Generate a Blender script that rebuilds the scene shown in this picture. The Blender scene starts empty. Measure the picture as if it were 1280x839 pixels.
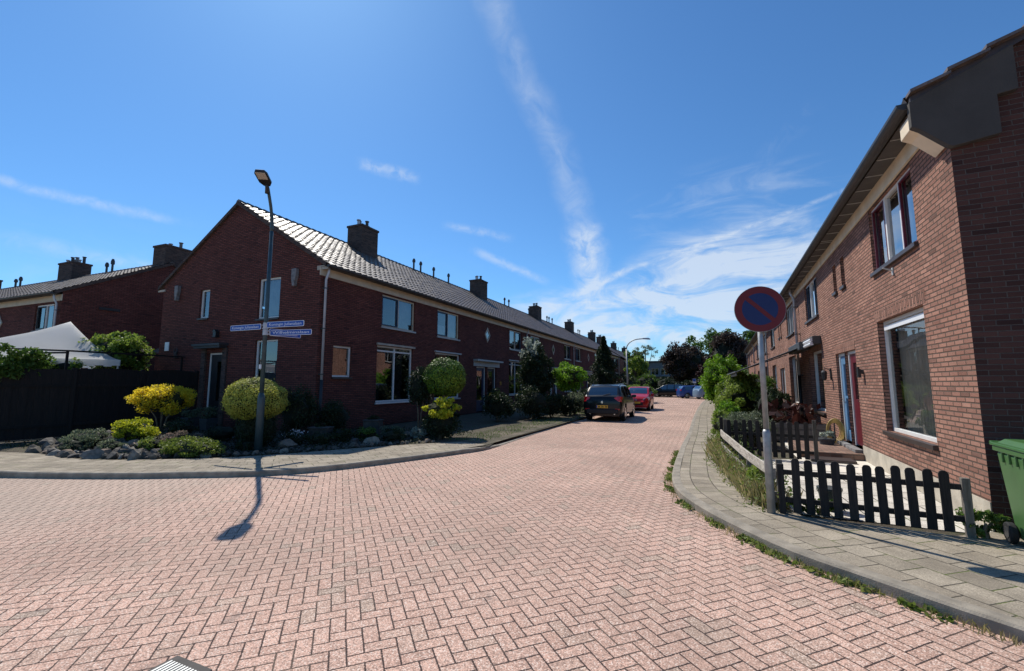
import bpy, math, random
import numpy as np
from mathutils import Vector, Matrix, noise as mnoise
R = math.radians
PI = math.pi
random.seed(11)
rng = np.random.default_rng(11)
SC = bpy.context.scene
COL = SC.collection

# ---------------------------------------------------------------- node expression helpers
class X:
    def __init__(s, nt, o): s.nt = nt; s.o = o
    def __add__(s, b): return mth(s.nt, 'ADD', s, b)
    __radd__ = __add__
    def __sub__(s, b): return mth(s.nt, 'SUBTRACT', s, b)
    def __rsub__(s, b): return mth(s.nt, 'SUBTRACT', b, s)
    def __mul__(s, b): return mth(s.nt, 'MULTIPLY', s, b)
    __rmul__ = __mul__
    def __truediv__(s, b): return mth(s.nt, 'DIVIDE', s, b)
    def floor(s): return mth(s.nt, 'FLOOR', s)
    def fract(s): return mth(s.nt, 'FRACT', s)
    def abs(s): return mth(s.nt, 'ABSOLUTE', s)
    def sin(s): return mth(s.nt, 'SINE', s)
    def pow(s, b): return mth(s.nt, 'POWER', s, b)
    def min(s, b): return mth(s.nt, 'MINIMUM', s, b)
    def max(s, b): return mth(s.nt, 'MAXIMUM', s, b)
    def gt(s, b): return mth(s.nt, 'GREATER_THAN', s, b)
    def lt(s, b): return mth(s.nt, 'LESS_THAN', s, b)
    def mod(s, b): return mth(s.nt, 'FLOORED_MODULO', s, b)

def mth(nt, op, *a):
    n = nt.nodes.new('ShaderNodeMath'); n.operation = op
    for i, v in enumerate(a):
        if isinstance(v, X): nt.links.new(v.o, n.inputs[i])
        else: n.inputs[i].default_value = v
    return X(nt, n.outputs[0])

class Mat:
    def __init__(s, name, nt=None):
        if nt is None:
            s.m = bpy.data.materials.new(name); s.m.use_nodes = True
            s.nt = s.m.node_tree; s.nt.nodes.clear()
        else:
            s.m = None; s.nt = nt
    def new(s, t): return s.nt.nodes.new(t)
    def set(s, sock, v):
        if isinstance(v, X): s.nt.links.new(v.o, sock)
        elif isinstance(v, (tuple, list)) and len(v) == 3 and len(sock.default_value) == 4: sock.default_value = (*v, 1)
        else: sock.default_value = v
    def sep(s, vec):
        n = s.new('ShaderNodeSeparateXYZ'); s.nt.links.new(vec.o, n.inputs[0])
        return [X(s.nt, n.outputs[i]) for i in range(3)]
    def comb(s, x, y, z=0.0):
        n = s.new('ShaderNodeCombineXYZ')
        for i, v in enumerate((x, y, z)): s.set(n.inputs[i], v)
        return X(s.nt, n.outputs[0])
    def uv(s):
        n = s.new('ShaderNodeUVMap'); n.uv_map = 'UVMap'; return X(s.nt, n.outputs[0])
    def pos(s): return X(s.nt, s.new('ShaderNodeNewGeometry').outputs['Position'])
    def island(s): return X(s.nt, s.new('ShaderNodeNewGeometry').outputs['Random Per Island'])
    def obj(s): return X(s.nt, s.new('ShaderNodeTexCoord').outputs['Object'])
    def objrand(s): return X(s.nt, s.new('ShaderNodeObjectInfo').outputs['Random'])
    def noise(s, vec, scale, detail=3, rough=.55, dist=0.0):
        n = s.new('ShaderNodeTexNoise'); s.nt.links.new(vec.o, n.inputs['Vector'])
        n.inputs['Scale'].default_value = scale; n.inputs['Detail'].default_value = detail
        n.inputs['Roughness'].default_value = rough; n.inputs['Distortion'].default_value = dist
        return X(s.nt, n.outputs[0])
    def voro(s, vec, scale, feature='F1', out=0):
        n = s.new('ShaderNodeTexVoronoi'); n.feature = feature; s.nt.links.new(vec.o, n.inputs['Vector'])
        n.inputs['Scale'].default_value = scale
        return X(s.nt, n.outputs[out])
    def white(s, a, b):
        n = s.new('ShaderNodeTexWhiteNoise'); n.noise_dimensions = '2D'
        s.nt.links.new(s.comb(a, b).o, n.inputs['Vector']); return X(s.nt, n.outputs['Value'])
    def ss(s, v, a, b, lo=0.0, hi=1.0):
        n = s.new('ShaderNodeMapRange'); n.interpolation_type = 'SMOOTHSTEP'
        s.set(n.inputs[0], v)
        for i, q in enumerate((a, b, lo, hi)): n.inputs[i + 1].default_value = q
        return X(s.nt, n.outputs[0])
    def mix(s, f, a, b, mode='MIX'):
        n = s.new('ShaderNodeMix'); n.data_type = 'RGBA'; n.blend_type = mode
        s.set(n.inputs[0], f); s.set(n.inputs[6], a); s.set(n.inputs[7], b)
        return X(s.nt, n.outputs[2])
    def ramp(s, f, stops):
        n = s.new('ShaderNodeValToRGB'); s.set(n.inputs[0], f)
        e = n.color_ramp.elements
        while len(e) < len(stops): e.new(.5)
        for k, (p, c) in enumerate(stops): e[k].position = p; e[k].color = (*c, 1)
        return X(s.nt, n.outputs[0])
    def mulc(s, c, f):
        n = s.new('ShaderNodeVectorMath'); n.operation = 'SCALE'
        s.set(n.inputs[0], c); s.set(n.inputs['Scale'], f); return X(s.nt, n.outputs[0])
    def bump(s, h, strength=.5, dist=.01):
        n = s.new('ShaderNodeBump'); n.inputs['Strength'].default_value = strength
        n.inputs['Distance'].default_value = dist; s.nt.links.new(h.o, n.inputs['Height'])
        return X(s.nt, n.outputs[0])
    def out(s, base, rough=.8, normal=None, metal=0.0, spec=None, coat=None, trans=None, emit=None):
        p = s.new('ShaderNodeBsdfPrincipled')
        s.set(p.inputs['Base Color'], base); s.set(p.inputs['Roughness'], rough); s.set(p.inputs['Metallic'], metal)
        if spec is not None: p.inputs['Specular IOR Level'].default_value = spec
        if coat is not None: p.inputs['Coat Weight'].default_value = coat; p.inputs['Coat Roughness'].default_value = .03
        if normal is not None: s.nt.links.new(normal.o, p.inputs['Normal'])
        sh = p.outputs[0]
        if trans is not None:
            t = s.new('ShaderNodeBsdfTranslucent'); s.set(t.inputs[0], trans[1])
            mx = s.new('ShaderNodeMixShader'); mx.inputs[0].default_value = trans[0]
            s.nt.links.new(sh, mx.inputs[1]); s.nt.links.new(t.outputs[0], mx.inputs[2]); sh = mx.outputs[0]
        o = s.new('ShaderNodeOutputMaterial'); s.nt.links.new(sh, o.inputs[0])
        return s.m

def plain(name, col, rough=.6, var=.15, scale=6, metal=0.0, spec=None, coat=None, bump=0.0, bscale=40):
    m = Mat(name); p = m.obj()
    n = m.noise(p, scale, 4)
    c = m.mulc(col, m.ss(n, .25, .75, 1 - var, 1 + var))
    nb = m.bump(m.noise(p, bscale, 3), bump, .01) if bump else None
    return m.out(c, rough, nb, metal, spec, coat)

def brick(name, cols, mortar, L=.222, H=.0625, j=.010, dark=1.0, bump=.8, bd=.014):
    m = Mat(name); uv = m.uv(); u, v, _ = m.sep(uv)
    row = (v / H).floor()
    uo = u / L + row.mod(2.0) * .5 + m.white(row, 3.0) * .06
    col = uo.floor()
    fu = uo.fract() * L; fv = (v / H).fract() * H
    wob = (m.noise(uv, 55, 2) - .5) * .007
    d = (fu.min(fu * -1.0 + L)).min(fv.min(fv * -1.0 + H)) + wob
    k = m.ss(d, j * .35, j * .75)
    r1 = m.white(col, row); r2 = m.white(row + 17.3, col)
    base = m.ramp(r1, [(0, cols[0]), (.35, cols[1]), (.7, cols[2]), (.93, cols[0]), (1, cols[3])])
    base = m.mulc(base, (m.noise(uv, 110, 4, .7) * 1.0 + .5) * (r2 * .3 + .86) * m.ss(m.noise(uv, .7, 4), .25, .75, .82, 1.15) * dark)
    mort = m.mulc(mortar, m.noise(uv, 30, 3) * .6 + .7)
    c = m.mix(k, mort, base)
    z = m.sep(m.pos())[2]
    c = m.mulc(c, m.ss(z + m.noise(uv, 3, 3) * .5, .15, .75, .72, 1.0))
    h = k * .8 + m.noise(uv, 160, 3) * .35 * k + r2 * .25
    return m.out(c, .92, m.bump(h, bump, bd), spec=.25)

def glassmat(name, tint=(.55, .6, .62), base=.10, rough=.01, mul=1.7):
    m = Mat(name)
    fr = m.new('ShaderNodeFresnel'); fr.inputs[0].default_value = 1.55
    p = m.obj()
    nb = m.bump(m.noise(p, 1.3, 1), .12, .02)
    f = (X(m.nt, fr.outputs[0]) * mul + base).min(1.0)
    g = m.new('ShaderNodeBsdfGlossy'); g.inputs['Roughness'].default_value = rough; g.inputs[0].default_value = (.9, .93, .95, 1)
    m.nt.links.new(nb.o, g.inputs['Normal'])
    t = m.new('ShaderNodeBsdfTransparent'); t.inputs[0].default_value = (*tint, 1)
    mx = m.new('ShaderNodeMixShader'); m.nt.links.new(f.o, mx.inputs[0])
    m.nt.links.new(t.outputs[0], mx.inputs[1]); m.nt.links.new(g.outputs[0], mx.inputs[2])
    o = m.new('ShaderNodeOutputMaterial'); m.nt.links.new(mx.outputs[0], o.inputs[0])
    return m.m

def leafmat(name, c0, c1, c2, trans=.35, tc=None, rough=.55):
    m = Mat(name); r = m.island(); p = m.pos()
    n = m.noise(p, 1.1, 3)
    c = m.ramp(r * .6 + m.ss(n, .3, .7) * .4, [(0, c0), (.5, c1), (1, c2)])
    tcol = m.mulc(c, 1.5) if tc is None else tc
    return m.out(c, rough, spec=.3, trans=(trans, tcol))

# ---------------------------------------------------------------- materials
MT = {}
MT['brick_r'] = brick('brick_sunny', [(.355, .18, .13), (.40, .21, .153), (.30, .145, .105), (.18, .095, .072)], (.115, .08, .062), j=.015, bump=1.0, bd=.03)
MT['brick_l'] = brick('brick_red_shaded', [(.18, .056, .042), (.20, .066, .05), (.15, .046, .036), (.09, .03, .026)], (.045, .03, .026), j=.017, bump=1.0, bd=.02)  # same brick as the right row, darkened: the left row's shade is in the colour
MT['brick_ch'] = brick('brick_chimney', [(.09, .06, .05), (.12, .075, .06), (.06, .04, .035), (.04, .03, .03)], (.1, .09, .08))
MT['brick_g'] = brick('brick_gable_shade', [(.078, .036, .029), (.095, .044, .035), (.066, .03, .025), (.04, .019, .017)], (.11, .088, .076))  # darkened copy of the right row brick; the near gable's shade is painted in
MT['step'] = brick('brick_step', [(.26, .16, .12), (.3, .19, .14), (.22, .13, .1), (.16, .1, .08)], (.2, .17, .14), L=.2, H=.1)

def herring():
    m = Mat('herringbone_pavers'); p = m.pos(); px, py, _ = m.sep(p)
    c, s = math.cos(R(45)), math.sin(R(45)); w = .1035
    x = (px * c + py * s) / w; y = (py * c - px * s) / w
    wx = (m.noise(p, 1.2, 2) - .5) * .25; wy = (m.noise(p, 1.5, 2) - .5) * .25
    x = x + wx; y = y + wy
    i = x.floor(); jx = y.floor(); fx = x - i; fy = y - jx
    k = (i - jx).mod(4.0)
    k1 = k.gt(.5) * k.lt(1.5); k2 = k.gt(1.5) * k.lt(2.5); kv = k.gt(1.5)
    hu = fx + k1; vv = fy + k2
    dh = hu.min(hu * -1.0 + 2.0).min(fy.min(fy * -1.0 + 1.0))
    dv = vv.min(vv * -1.0 + 2.0).min(fx.min(fx * -1.0 + 1.0))
    d = dh * (kv * -1.0 + 1.0) + dv * kv
    ix = i - k1; iy = jx - k2
    r1 = m.white(ix, iy); r2 = m.white(iy + 5.7, ix)
    wob = (m.noise(p, 60, 2) - .5) * .12
    kk = m.ss(d + wob, .022, .075)
    base = m.ramp(r1, [(0, (.485, .305, .232)), (.4, (.53, .34, .26)), (.75, (.505, .325, .25)), (.95, (.46, .315, .24)), (1, (.37, .275, .21))])
    sp = m.noise(p, 120, 3, .75)
    grain = m.voro(p, 125, out=1); g1 = m.sep(grain)[0]; g2 = m.sep(grain)[1]
    base = m.mulc(base, m.ss(sp, .35, .65, .72, 1.25) * (g1 * .75 + .62) * (r2 * .12 + .94) * m.ss(m.noise(p, .35, 3), .35, .65, .90, 1.08))
    base = m.mix(g2.gt(.88) * .7, base, (.78, .64, .54))
    base = m.mix(g2.lt(.10) * .6, base, (.16, .11, .09))
    grime = m.ss(m.noise(p, .55, 5, .6), .42, .66)
    base = m.mix(grime * .34, base, (.31, .215, .165))
    oil = m.ss(m.noise(p, 2.6, 4, .6), .64, .74)
    base = m.mix(oil * .5, base, (.17, .13, .11))
    # a wide grey dusty patch near the left kerb
    gx = m.ss(px + m.noise(p, .9, 3) * 2.0, -8.2, -4.6, .55, 0.0)
    base = m.mix(gx, base, (.42, .35, .28))
    jm = m.mix(m.ss(m.noise(p, 1.7, 3), .45, .7), (.045, .028, .024), (.12, .085, .062))
    col = m.mix(kk, jm, base)
    h = kk * .7 + sp * .25 + r2 * .2
    return m.out(col, .88, m.bump(h, .7, .008), spec=.3)
MT['road'] = herring()

def slabs(name, L=.3, H=.3, cols=((.29, .245, .185), (.35, .30, .23), (.24, .205, .155)), j=.008, useuv=True, off=.5, stain=.5, rot=0):
    m = Mat(name); p = m.pos(); uv = m.uv() if useuv else p
    u, v, _ = m.sep(uv)
    if rot:
        c, s = math.cos(rot), math.sin(rot); u, v = u * c + v * s, v * c - u * s
    row = (v / H).floor(); uo = u / L + row.mod(2.0) * off; cl = uo.floor()
    fu = uo.fract() * L; fv = (v / H).fract() * H
    d = (fu.min(fu * -1.0 + L)).min(fv.min(fv * -1.0 + H)) + (m.noise(p, 40, 2) - .5) * .008
    k = m.ss(d, j * .3, j * 1.1); r = m.white(cl, row)
    base = m.ramp(r, [(0, cols[0]), (.5, cols[1]), (1, cols[2])])
    base = m.mulc(base, (m.sep(m.voro(p, 130, out=1))[0] * .45 + .78) * m.ss(m.noise(p, 120, 3, .7), .3, .7, .78, 1.2) * m.ss(m.noise(p, 3, 4), .3, .7, .85, 1.12))
    st = m.ss(m.noise(p, 1.4, 5, .65), .45, .7)
    base = m.mix(st * stain, base, tuple(q * .55 for q in cols[0]))
    moss = m.ss(m.noise(p, 2.1, 3), .5, .62)
    jm = m.mix(moss, (.07, .06, .045), (.10, .13, .03))
    col = m.mix(k, jm, base)
    h = k * .7 + m.noise(p, 100, 3) * .3 + r * .4
    return m.out(col, .9, m.bump(h, .7, .01), spec=.25)
MT['slab'] = slabs('pavement_slabs')
MT['slabrot'] = slabs('pavement_slabs_corner', useuv=False, rot=R(-52))
MT['garden_tiles'] = slabs('pale_garden_tiles', .4, .4, ((.55, .51, .44), (.62, .58, .51), (.5, .46, .4)), .01, False, 0.0, .15, R(2))
MT['garden_slab'] = plain('pale_concrete', (.68, .63, .54), .9, .1, 5, bump=.3)
MT['kerb'] = plain('kerb_concrete', (.27, .235, .185), .9, .28, 5, bump=.5, bscale=90)

def soil():
    m = Mat('garden_soil'); p = m.pos()
    c = m.ramp(m.noise(p, 2.2, 6, .7), [(.3, (.035, .028, .018)), (.5, (.085, .068, .045)), (.7, (.06, .075, .025))])
    c = m.mulc(c, m.ss(m.noise(p, 50, 4), .3, .7, .6, 1.5))
    return m.out(c, .95, m.bump(m.noise(p, 30, 5, .7), 1, .04))
MT['soil'] = soil()
def verge():
    m = Mat('dusty_verge'); p = m.pos(); x, y, _ = m.sep(p)
    n = m.noise(p, 1.1, 6, .65)
    c = m.ramp(n, [(.36, (.04, .042, .018)), (.5, (.095, .078, .05)), (.66, (.165, .13, .092))])
    c = m.mulc(c, m.ss(m.noise(p, 60, 4), .3, .7, .65, 1.3))
    return m.out(c, .95, m.bump(m.noise(p, 45, 5, .7), .8, .02))
MT['verge'] = verge()
def grassg():
    m = Mat('open_ground'); p = m.pos()
    c = m.ramp(m.noise(p, .3, 6, .65), [(.3, (.05, .07, .02)), (.55, (.08, .10, .035)), (.75, (.12, .11, .06))])
    return m.out(c, .95, m.bump(m.noise(p, 20, 4), .8, .05))
MT['ground'] = grassg()

def rooftile(name, c0, c1, rough=.38):
    m = Mat(name); p = m.obj(); x, y, z = m.sep(p)
    r = m.white((x / .3).floor(), (y / .28).floor())
    n = m.ss(m.noise(p, 7, 5, .7), .35, .7)
    c = m.mix(n, c0, c1); c = m.mulc(c, r * .5 + .75)
    li = m.ss(m.noise(p, 22, 3), .6, .7)
    c = m.mix(li * .5, c, (.22, .2, .16))
    return m.out(c, m.ss(m.noise(p, 9, 3), .3, .7, rough - .08, rough + .18), m.bump(m.noise(p, 60, 3), .25, .01), spec=.6)
MT['tile'] = rooftile('roof_tiles', (.085, .064, .054), (.15, .11, .088), .46)
MT['tile_far'] = rooftile('roof_tiles_back', (.075, .055, .045), (.14, .10, .08), .5)
MT['cream'] = plain('cream_board', (.56, .47, .34), .6, .1, 3)
MT['creamlit'] = plain('lit_cream_board', (.74, .62, .45), .7, .12, 3)  # brighter copy of the cream board, with the lit look put into the colour
MT['creamdark'] = plain('weathered_concrete', (.42, .37, .30), .85, .22, 4, bump=.4)
MT['white'] = plain('white_frame_paint', (.72, .71, .68), .4, .06, 5)
MT['greyframe'] = plain('grey_frame_paint', (.42, .42, .40), .45, .08, 5)
MT['dark'] = plain('dark_paint', (.018, .02, .022), .45, .2, 5)
MT['darkred'] = plain('wine_red_paint', (.12, .010, .018), .35, .12, 5)
MT['blue'] = plain('soft_blue_paint', (.12, .25, .42), .35, .1, 5)
MT['navy'] = plain('navy_paint', (.015, .03, .07), .4, .1, 5)
MT['sill'] = plain('dark_sill_tile', (.05, .035, .03), .45, .2, 12)
MT['greyboard'] = plain('grey_soffit', (.075, .07, .066), .7, .2, 3)
MT['gutter'] = plain('dark_gutter', (.045, .045, .047), .5, .2, 4)
MT['zinc'] = plain('zinc_pipe', (.46, .47, .49), .5, .12, 3, metal=.1)
MT['pipelow'] = plain('black_pipe', (.02, .02, .022), .5, .2, 4)
MT['galv'] = plain('galvanised_post', (.33, .34, .34), .5, .2, 9, metal=.55, bump=.15)
MT['lampgreen'] = plain('blue_green_lamp_paint', (.035, .065, .075), .45, .2, 5)
MT['lampdark'] = plain('dark_lamp_housing', (.02, .022, .025), .4, .15, 5)
MT['lens'] = plain('lamp_lens', (.5, .45, .38), .3, .1, 40)
MT['signblue'] = plain('sign_blue', (.003, .018, .10), .6, .05, 5)  # darkened blue: the shade on the sign face is put into the colour
MT['nameblue'] = plain('name_plate_blue', (.008, .07, .38), .35, .05, 5)
MT['signred'] = plain('sign_red', (.13, .005, .01), .6, .05, 5)  # red darkened likewise, carrying the shade of the sign face
MT['signwhite'] = plain('sign_white', (.75, .76, .78), .35, .03, 5)
MT['signback'] = plain('sign_back', (.3, .3, .3), .5, .1, 5, metal=.4)
MT['binlid'] = plain('green_bin_lid_plastic', (.045, .125, .03), .42, .08, 4)
MT['bingreen'] = plain('green_bin_plastic', (.055, .135, .038), .5, .1, 4, bump=.05)
MT['rubber'] = plain('black_rubber', (.014, .014, .015), .8, .2, 8)
def wood(name, c0, c1, sc=1.0, axis=2):
    m = Mat(name); p = m.obj(); mp = m.new('ShaderNodeMapping'); m.nt.links.new(p.o, mp.inputs[0])
    c0 = m.mulc(c0, m.objrand() * 1.0 + .5); c1 = m.mulc(c1, m.objrand() * .9 + .55)
    s3 = [14.0, 14.0, 14.0]; s3[axis] = 1.2; mp.inputs['Scale'].default_value = s3
    q = X(m.nt, mp.outputs[0])
    n = m.noise(q, 2.2 * sc, 5, .7, .6)
    c = m.mix(m.ss(n, .3, .7), c0, c1)
    return m.out(c, .85, m.bump(n, .7, .006))
MT['woodblack'] = wood('dark_stained_wood', (.006, .005, .0045), (.03, .024, .02))
MT['woodpost'] = wood('weathered_post_wood', (.07, .06, .048), (.16, .14, .115))
MT['woodgrey'] = wood('silvered_rail_wood', (.19, .165, .135), (.42, .38, .32), axis=1)
MT['woodfence'] = wood('brown_fence_wood', (.006, .004, .0035), (.018, .012, .009))
MT['woodbox'] = wood('grey_planter_wood', (.07, .065, .06), (.14, .13, .12), axis=0)
_m = Mat('white_tent_fabric'); MT['tent'] = _m.out(_m.mulc((.90, .90, .88), _m.ss(_m.noise(_m.obj(), 2, 3), .3, .7, .95, 1.03)), .8, trans=(.6, (.95, .94, .92)))
MT['stone'] = plain('grey_stone', (.095, .083, .068), .9, .45, 5, bump=.8, bscale=12)
MT['stone2'] = plain('warm_stone', (.20, .145, .105), .9, .35, 5, bump=.8, bscale=12)
MT['stone4'] = plain('pale_flat_stone', (.22, .20, .17), .9, .35, 6, bump=.8, bscale=14)
MT['stone3'] = plain('dark_slate_stone', (.055, .048, .043), .8, .4, 5, bump=.8, bscale=12)
MT['gablestone'] = plain('dark_rendered_stone', (.060, .056, .051), .95, .12, 3, bump=.3)
MT['anchor'] = plain('grey_anchor_stone', (.20, .19, .185), .8, .3, 9, bump=.4)
MT['trunk'] = plain('bark', (.07, .055, .04), .9, .4, 8, bump=.8)
MT['stem'] = plain('pale_stem', (.17, .13, .085), .85, .3, 12, bump=.5)
MT['curt'] = plain('grey_blue_curtain', (.16, .20, .25), .9, .15, 3)
MT['curtl'] = plain('pale_net_curtain', (.50, .55, .58), .9, .12, 3)
MT['curtb'] = plain('brown_curtain', (.17, .12, .09), .9, .2, 3)
MT['curt_refl'] = plain('beige_reflection_blind', (.62, .54, .42), .9, .15, 3)  # blind whose beige stands in for a tan facade mirrored in the pane
MT['roomdark'] = plain('dark_room', (.02, .022, .025), .9, .3, 3)  # dark sheets behind panes; the unlit room's darkness is in their colour
MT['glass'] = glassmat('window_glass')
MT['glass_s'] = glassmat('street_window_glass', (.35, .38, .40), .16)
MT['glass_c'] = glassmat('clear_window_glass', (.93, .94, .94), .06, mul=.9)
MT['carglass'] = glassmat('car_glass', (.10, .12, .12), .12, .02)
def paintmat(name, c, metal=.3):
    return plain(name, c, .3, .04, 3, metal=0.0, spec=.3, coat=.35)
MT['carblack'] = paintmat('car_black', (.002, .003, .006))
MT['carred'] = paintmat('car_red', (.36, .006, .012), .1)
MT['carblue'] = paintmat('car_blue', (.02, .06, .24))
MT['carpale'] = paintmat('car_pale_blue', (.18, .27, .38))
MT['tail'] = plain('red_lamp_glass', (.5, .012, .015), .12, .1, 30, coat=1.0)
MT['head'] = plain('clear_lamp_glass', (.62, .64, .66), .1, .3, 40, coat=1.0)
MT['chrome'] = plain('bright_metal', (.7, .7, .7), .18, .05, 5, metal=1.0)
MT['plate'] = plain('yellow_plate', (.75, .42, .03), .4, .05, 5)
MT['black'] = plain('matt_black', (.008, .008, .009), .6, .2, 5)
MT['hose'] = plain('yellow_hose', (.50, .34, .10), .5, .1, 5)
MT['terra'] = plain('grey_pot', (.05, .055, .06), .6, .2, 6)
MT['bucket'] = plain('dark_bucket', (.05, .06, .06), .4, .2, 6)
MT['brass'] = plain('brass_number', (.45, .28, .05), .35, .2, 12, metal=.8)
MT['plinth'] = plain('cement_plinth', (.45, .40, .32), .9, .2, 4, bump=.5)
MT['facadegrey'] = plain('grey_facade', (.18, .19, .19), .7, .15, 2)
MT['olive'] = plain('beige_facade', (.22, .2, .15), .8, .15, 2)

MT['l_yellow'] = leafmat('golden_leaves', (.30, .24, .015), (.58, .46, .025), (.78, .62, .05), .5)
MT['l_yg'] = leafmat('yellow_green_leaves', (.15, .19, .012), (.38, .40, .02), (.62, .58, .05), .4)
MT['l_box'] = leafmat('trimmed_green_leaves', (.15, .17, .025), (.36, .37, .06), (.58, .56, .12), .32)
MT['l_bright'] = leafmat('bright_green_leaves', (.05, .12, .008), (.13, .26, .015), (.24, .38, .03))
MT['l_ball'] = leafmat('ball_leaves', (.02, .05, .006), (.07, .14, .012), (.24, .36, .03), .1)
MT['l_mid'] = leafmat('mid_green_leaves', (.03, .065, .010), (.07, .13, .02), (.12, .19, .035))
MT['l_dark'] = leafmat('dark_green_leaves', (.008, .018, .006), (.02, .035, .012), (.035, .055, .018), .2)
MT['l_fresh'] = leafmat('fresh_shrub_leaves', (.06, .11, .012), (.15, .22, .03), (.30, .36, .08))
MT['l_purple'] = leafmat('copper_beech_leaves', (.020, .013, .010), (.045, .030, .023), (.08, .056, .042), .25)
MT['l_red'] = leafmat('dark_red_leaves', (.012, .005, .005), (.035, .010, .009), (.07, .022, .016), .2)
MT['l_olive'] = leafmat('olive_ground_leaves', (.07, .10, .012), (.15, .20, .03), (.24, .28, .06))
MT['l_grey'] = leafmat('grey_green_leaves', (.05, .07, .04), (.11, .14, .08), (.2, .22, .14))
MT['l_silver'] = leafmat('silver_leaves', (.16, .2, .16), (.28, .32, .27), (.42, .45, .38))
MT['l_heath'] = leafmat('heather_sprigs', (.10, .10, .06), (.20, .15, .12), (.30, .20, .17))
MT['l_dry'] = leafmat('dry_grass_blades', (.10, .12, .035), (.24, .21, .09), (.42, .35, .18))
MT['l_weed'] = leafmat('weed_blades', (.05, .09, .012), (.12, .17, .03), (.22, .24, .07))
MT['flower'] = leafmat('white_petals', (.5, .5, .52), (.65, .65, .68), (.8, .8, .8))
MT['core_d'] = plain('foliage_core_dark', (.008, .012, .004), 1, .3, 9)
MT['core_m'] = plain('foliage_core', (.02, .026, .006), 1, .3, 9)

# ---------------------------------------------------------------- mesh builder
class MB:
    def __init__(s, T=None): s.v = []; s.f = []; s.mi = []; s.T = T or Matrix()
    def add(s, vs, fs, mi=0):
        b = len(s.v); T = s.T
        s.v += [tuple(T @ Vector(q)) for q in vs]
        s.f += [tuple(b + i for i in f) for f in fs]; s.mi += [mi] * len(fs)
    def quad(s, a, b, c, d, mi=0): s.add([a, b, c, d], [(0, 1, 2, 3)], mi)
    def box(s, x0, x1, y0, y1, z0, z1, mi=0):
        s.add([(x0, y0, z0), (x1, y0, z0), (x1, y1, z0), (x0, y1, z0), (x0, y0, z1), (x1, y0, z1), (x1, y1, z1), (x0, y1, z1)],
              [(3, 2, 1, 0), (4, 5, 6, 7), (0, 1, 5, 4), (1, 2, 6, 5), (2, 3, 7, 6), (3, 0, 4, 7)], mi)
    def tube(s, pts, r, seg=10, mi=0, cap=True):
        pts = [Vector(p) for p in pts]; n = len(pts)
        rs = r if isinstance(r, (list, tuple)) else [r] * n
        vs = []; fs = []; pa = None
        for i, p in enumerate(pts):
            t = (pts[min(i + 1, n - 1)] - pts[max(i - 1, 0)]).normalized()
            if pa is None: pa = t.orthogonal().normalized()
            a = (pa - t * pa.dot(t)).normalized(); b = t.cross(a); pa = a
            for k in range(seg):
                w = 2 * PI * k / seg; vs.append(p + (a * math.cos(w) + b * math.sin(w)) * rs[i])
        for i in range(n - 1):
            for k in range(seg):
                k2 = (k + 1) % seg
                fs.append((i * seg + k, i * seg + k2, (i + 1) * seg + k2, (i + 1) * seg + k))
        if cap: fs.append(tuple(range(seg - 1, -1, -1))); fs.append(tuple((n - 1) * seg + k for k in range(seg)))
        s.add(vs, fs, mi)
    def prism(s, poly, y0, y1, mi=0):           # polygon in x,z extruded along y
        n = len(poly)
        vs = [(x, y0, z) for x, z in poly] + [(x, y1, z) for x, z in poly]
        fs = [tuple(range(n)), tuple(range(2 * n - 1, n - 1, -1))]
        for i in range(n):
            j = (i + 1) % n; fs.append((j, i, n + i, n + j))
        s.add(vs, fs, mi)
    def build(s, name, mats, parent=None, smooth=False, bevel=0, flip=False, sep=False):
        if sep:                                   # every loose piece becomes an object of its own
            par = list(range(len(s.v)))
            def find(a):
                while par[a] != a: par[a] = par[par[a]]; a = par[a]
                return a
            for f in s.f:
                for q in f[1:]: par[find(q)] = find(f[0])
            groups = {}
            for k, f in enumerate(s.f): groups.setdefault(find(f[0]), []).append(k)
            out = []
            for ks in groups.values():
                m = MB(); mp = {}
                for k in ks:
                    for q in s.f[k]:
                        if q not in mp: mp[q] = len(m.v); m.v.append(s.v[q])
                    m.f.append(tuple(mp[q] for q in s.f[k])); m.mi.append(s.mi[k])
                out.append(m.build(name, mats, parent, smooth, bevel, flip))
            return out
        me = bpy.data.meshes.new(name); me.from_pydata(s.v, [], s.f)
        if not isinstance(mats, (list, tuple)): mats = [mats]
        for m in mats: me.materials.append(MT[m] if isinstance(m, str) else m)
        me.polygons.foreach_set('material_index', s.mi)
        if smooth: me.polygons.foreach_set('use_smooth', [True] * len(s.f))
        boxuv(me, flip)
        o = bpy.data.objects.new(name, me); COL.objects.link(o)
        if parent: o.parent = parent
        if bevel:
            b = o.modifiers.new('bevel', 'BEVEL'); b.width = bevel; b.segments = 2; b.limit_method = 'ANGLE'
        return o

def boxuv(me, flip=False):
    me.update()
    uvl = me.uv_layers.new(name='UVMap').data
    out = np.empty(len(me.loops) * 2, dtype=np.float32)
    V = me.vertices
    for p in me.polygons:
        n = p.normal
        if abs(n.z) > .75:
            for li in p.loop_indices:
                c = V[me.loops[li].vertex_index].co; out[2 * li] = c.x; out[2 * li + 1] = c.y
        else:
            l = math.hypot(n.x, n.y) or 1; tx, ty = -n.y / l, n.x / l
            for li in p.loop_indices:
                c = V[me.loops[li].vertex_index].co
                u, v = c.x * tx + c.y * ty, c.z
                if flip: u, v = v, u
                out[2 * li] = u; out[2 * li + 1] = v
    uvl.foreach_set('uv', out)

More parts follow.
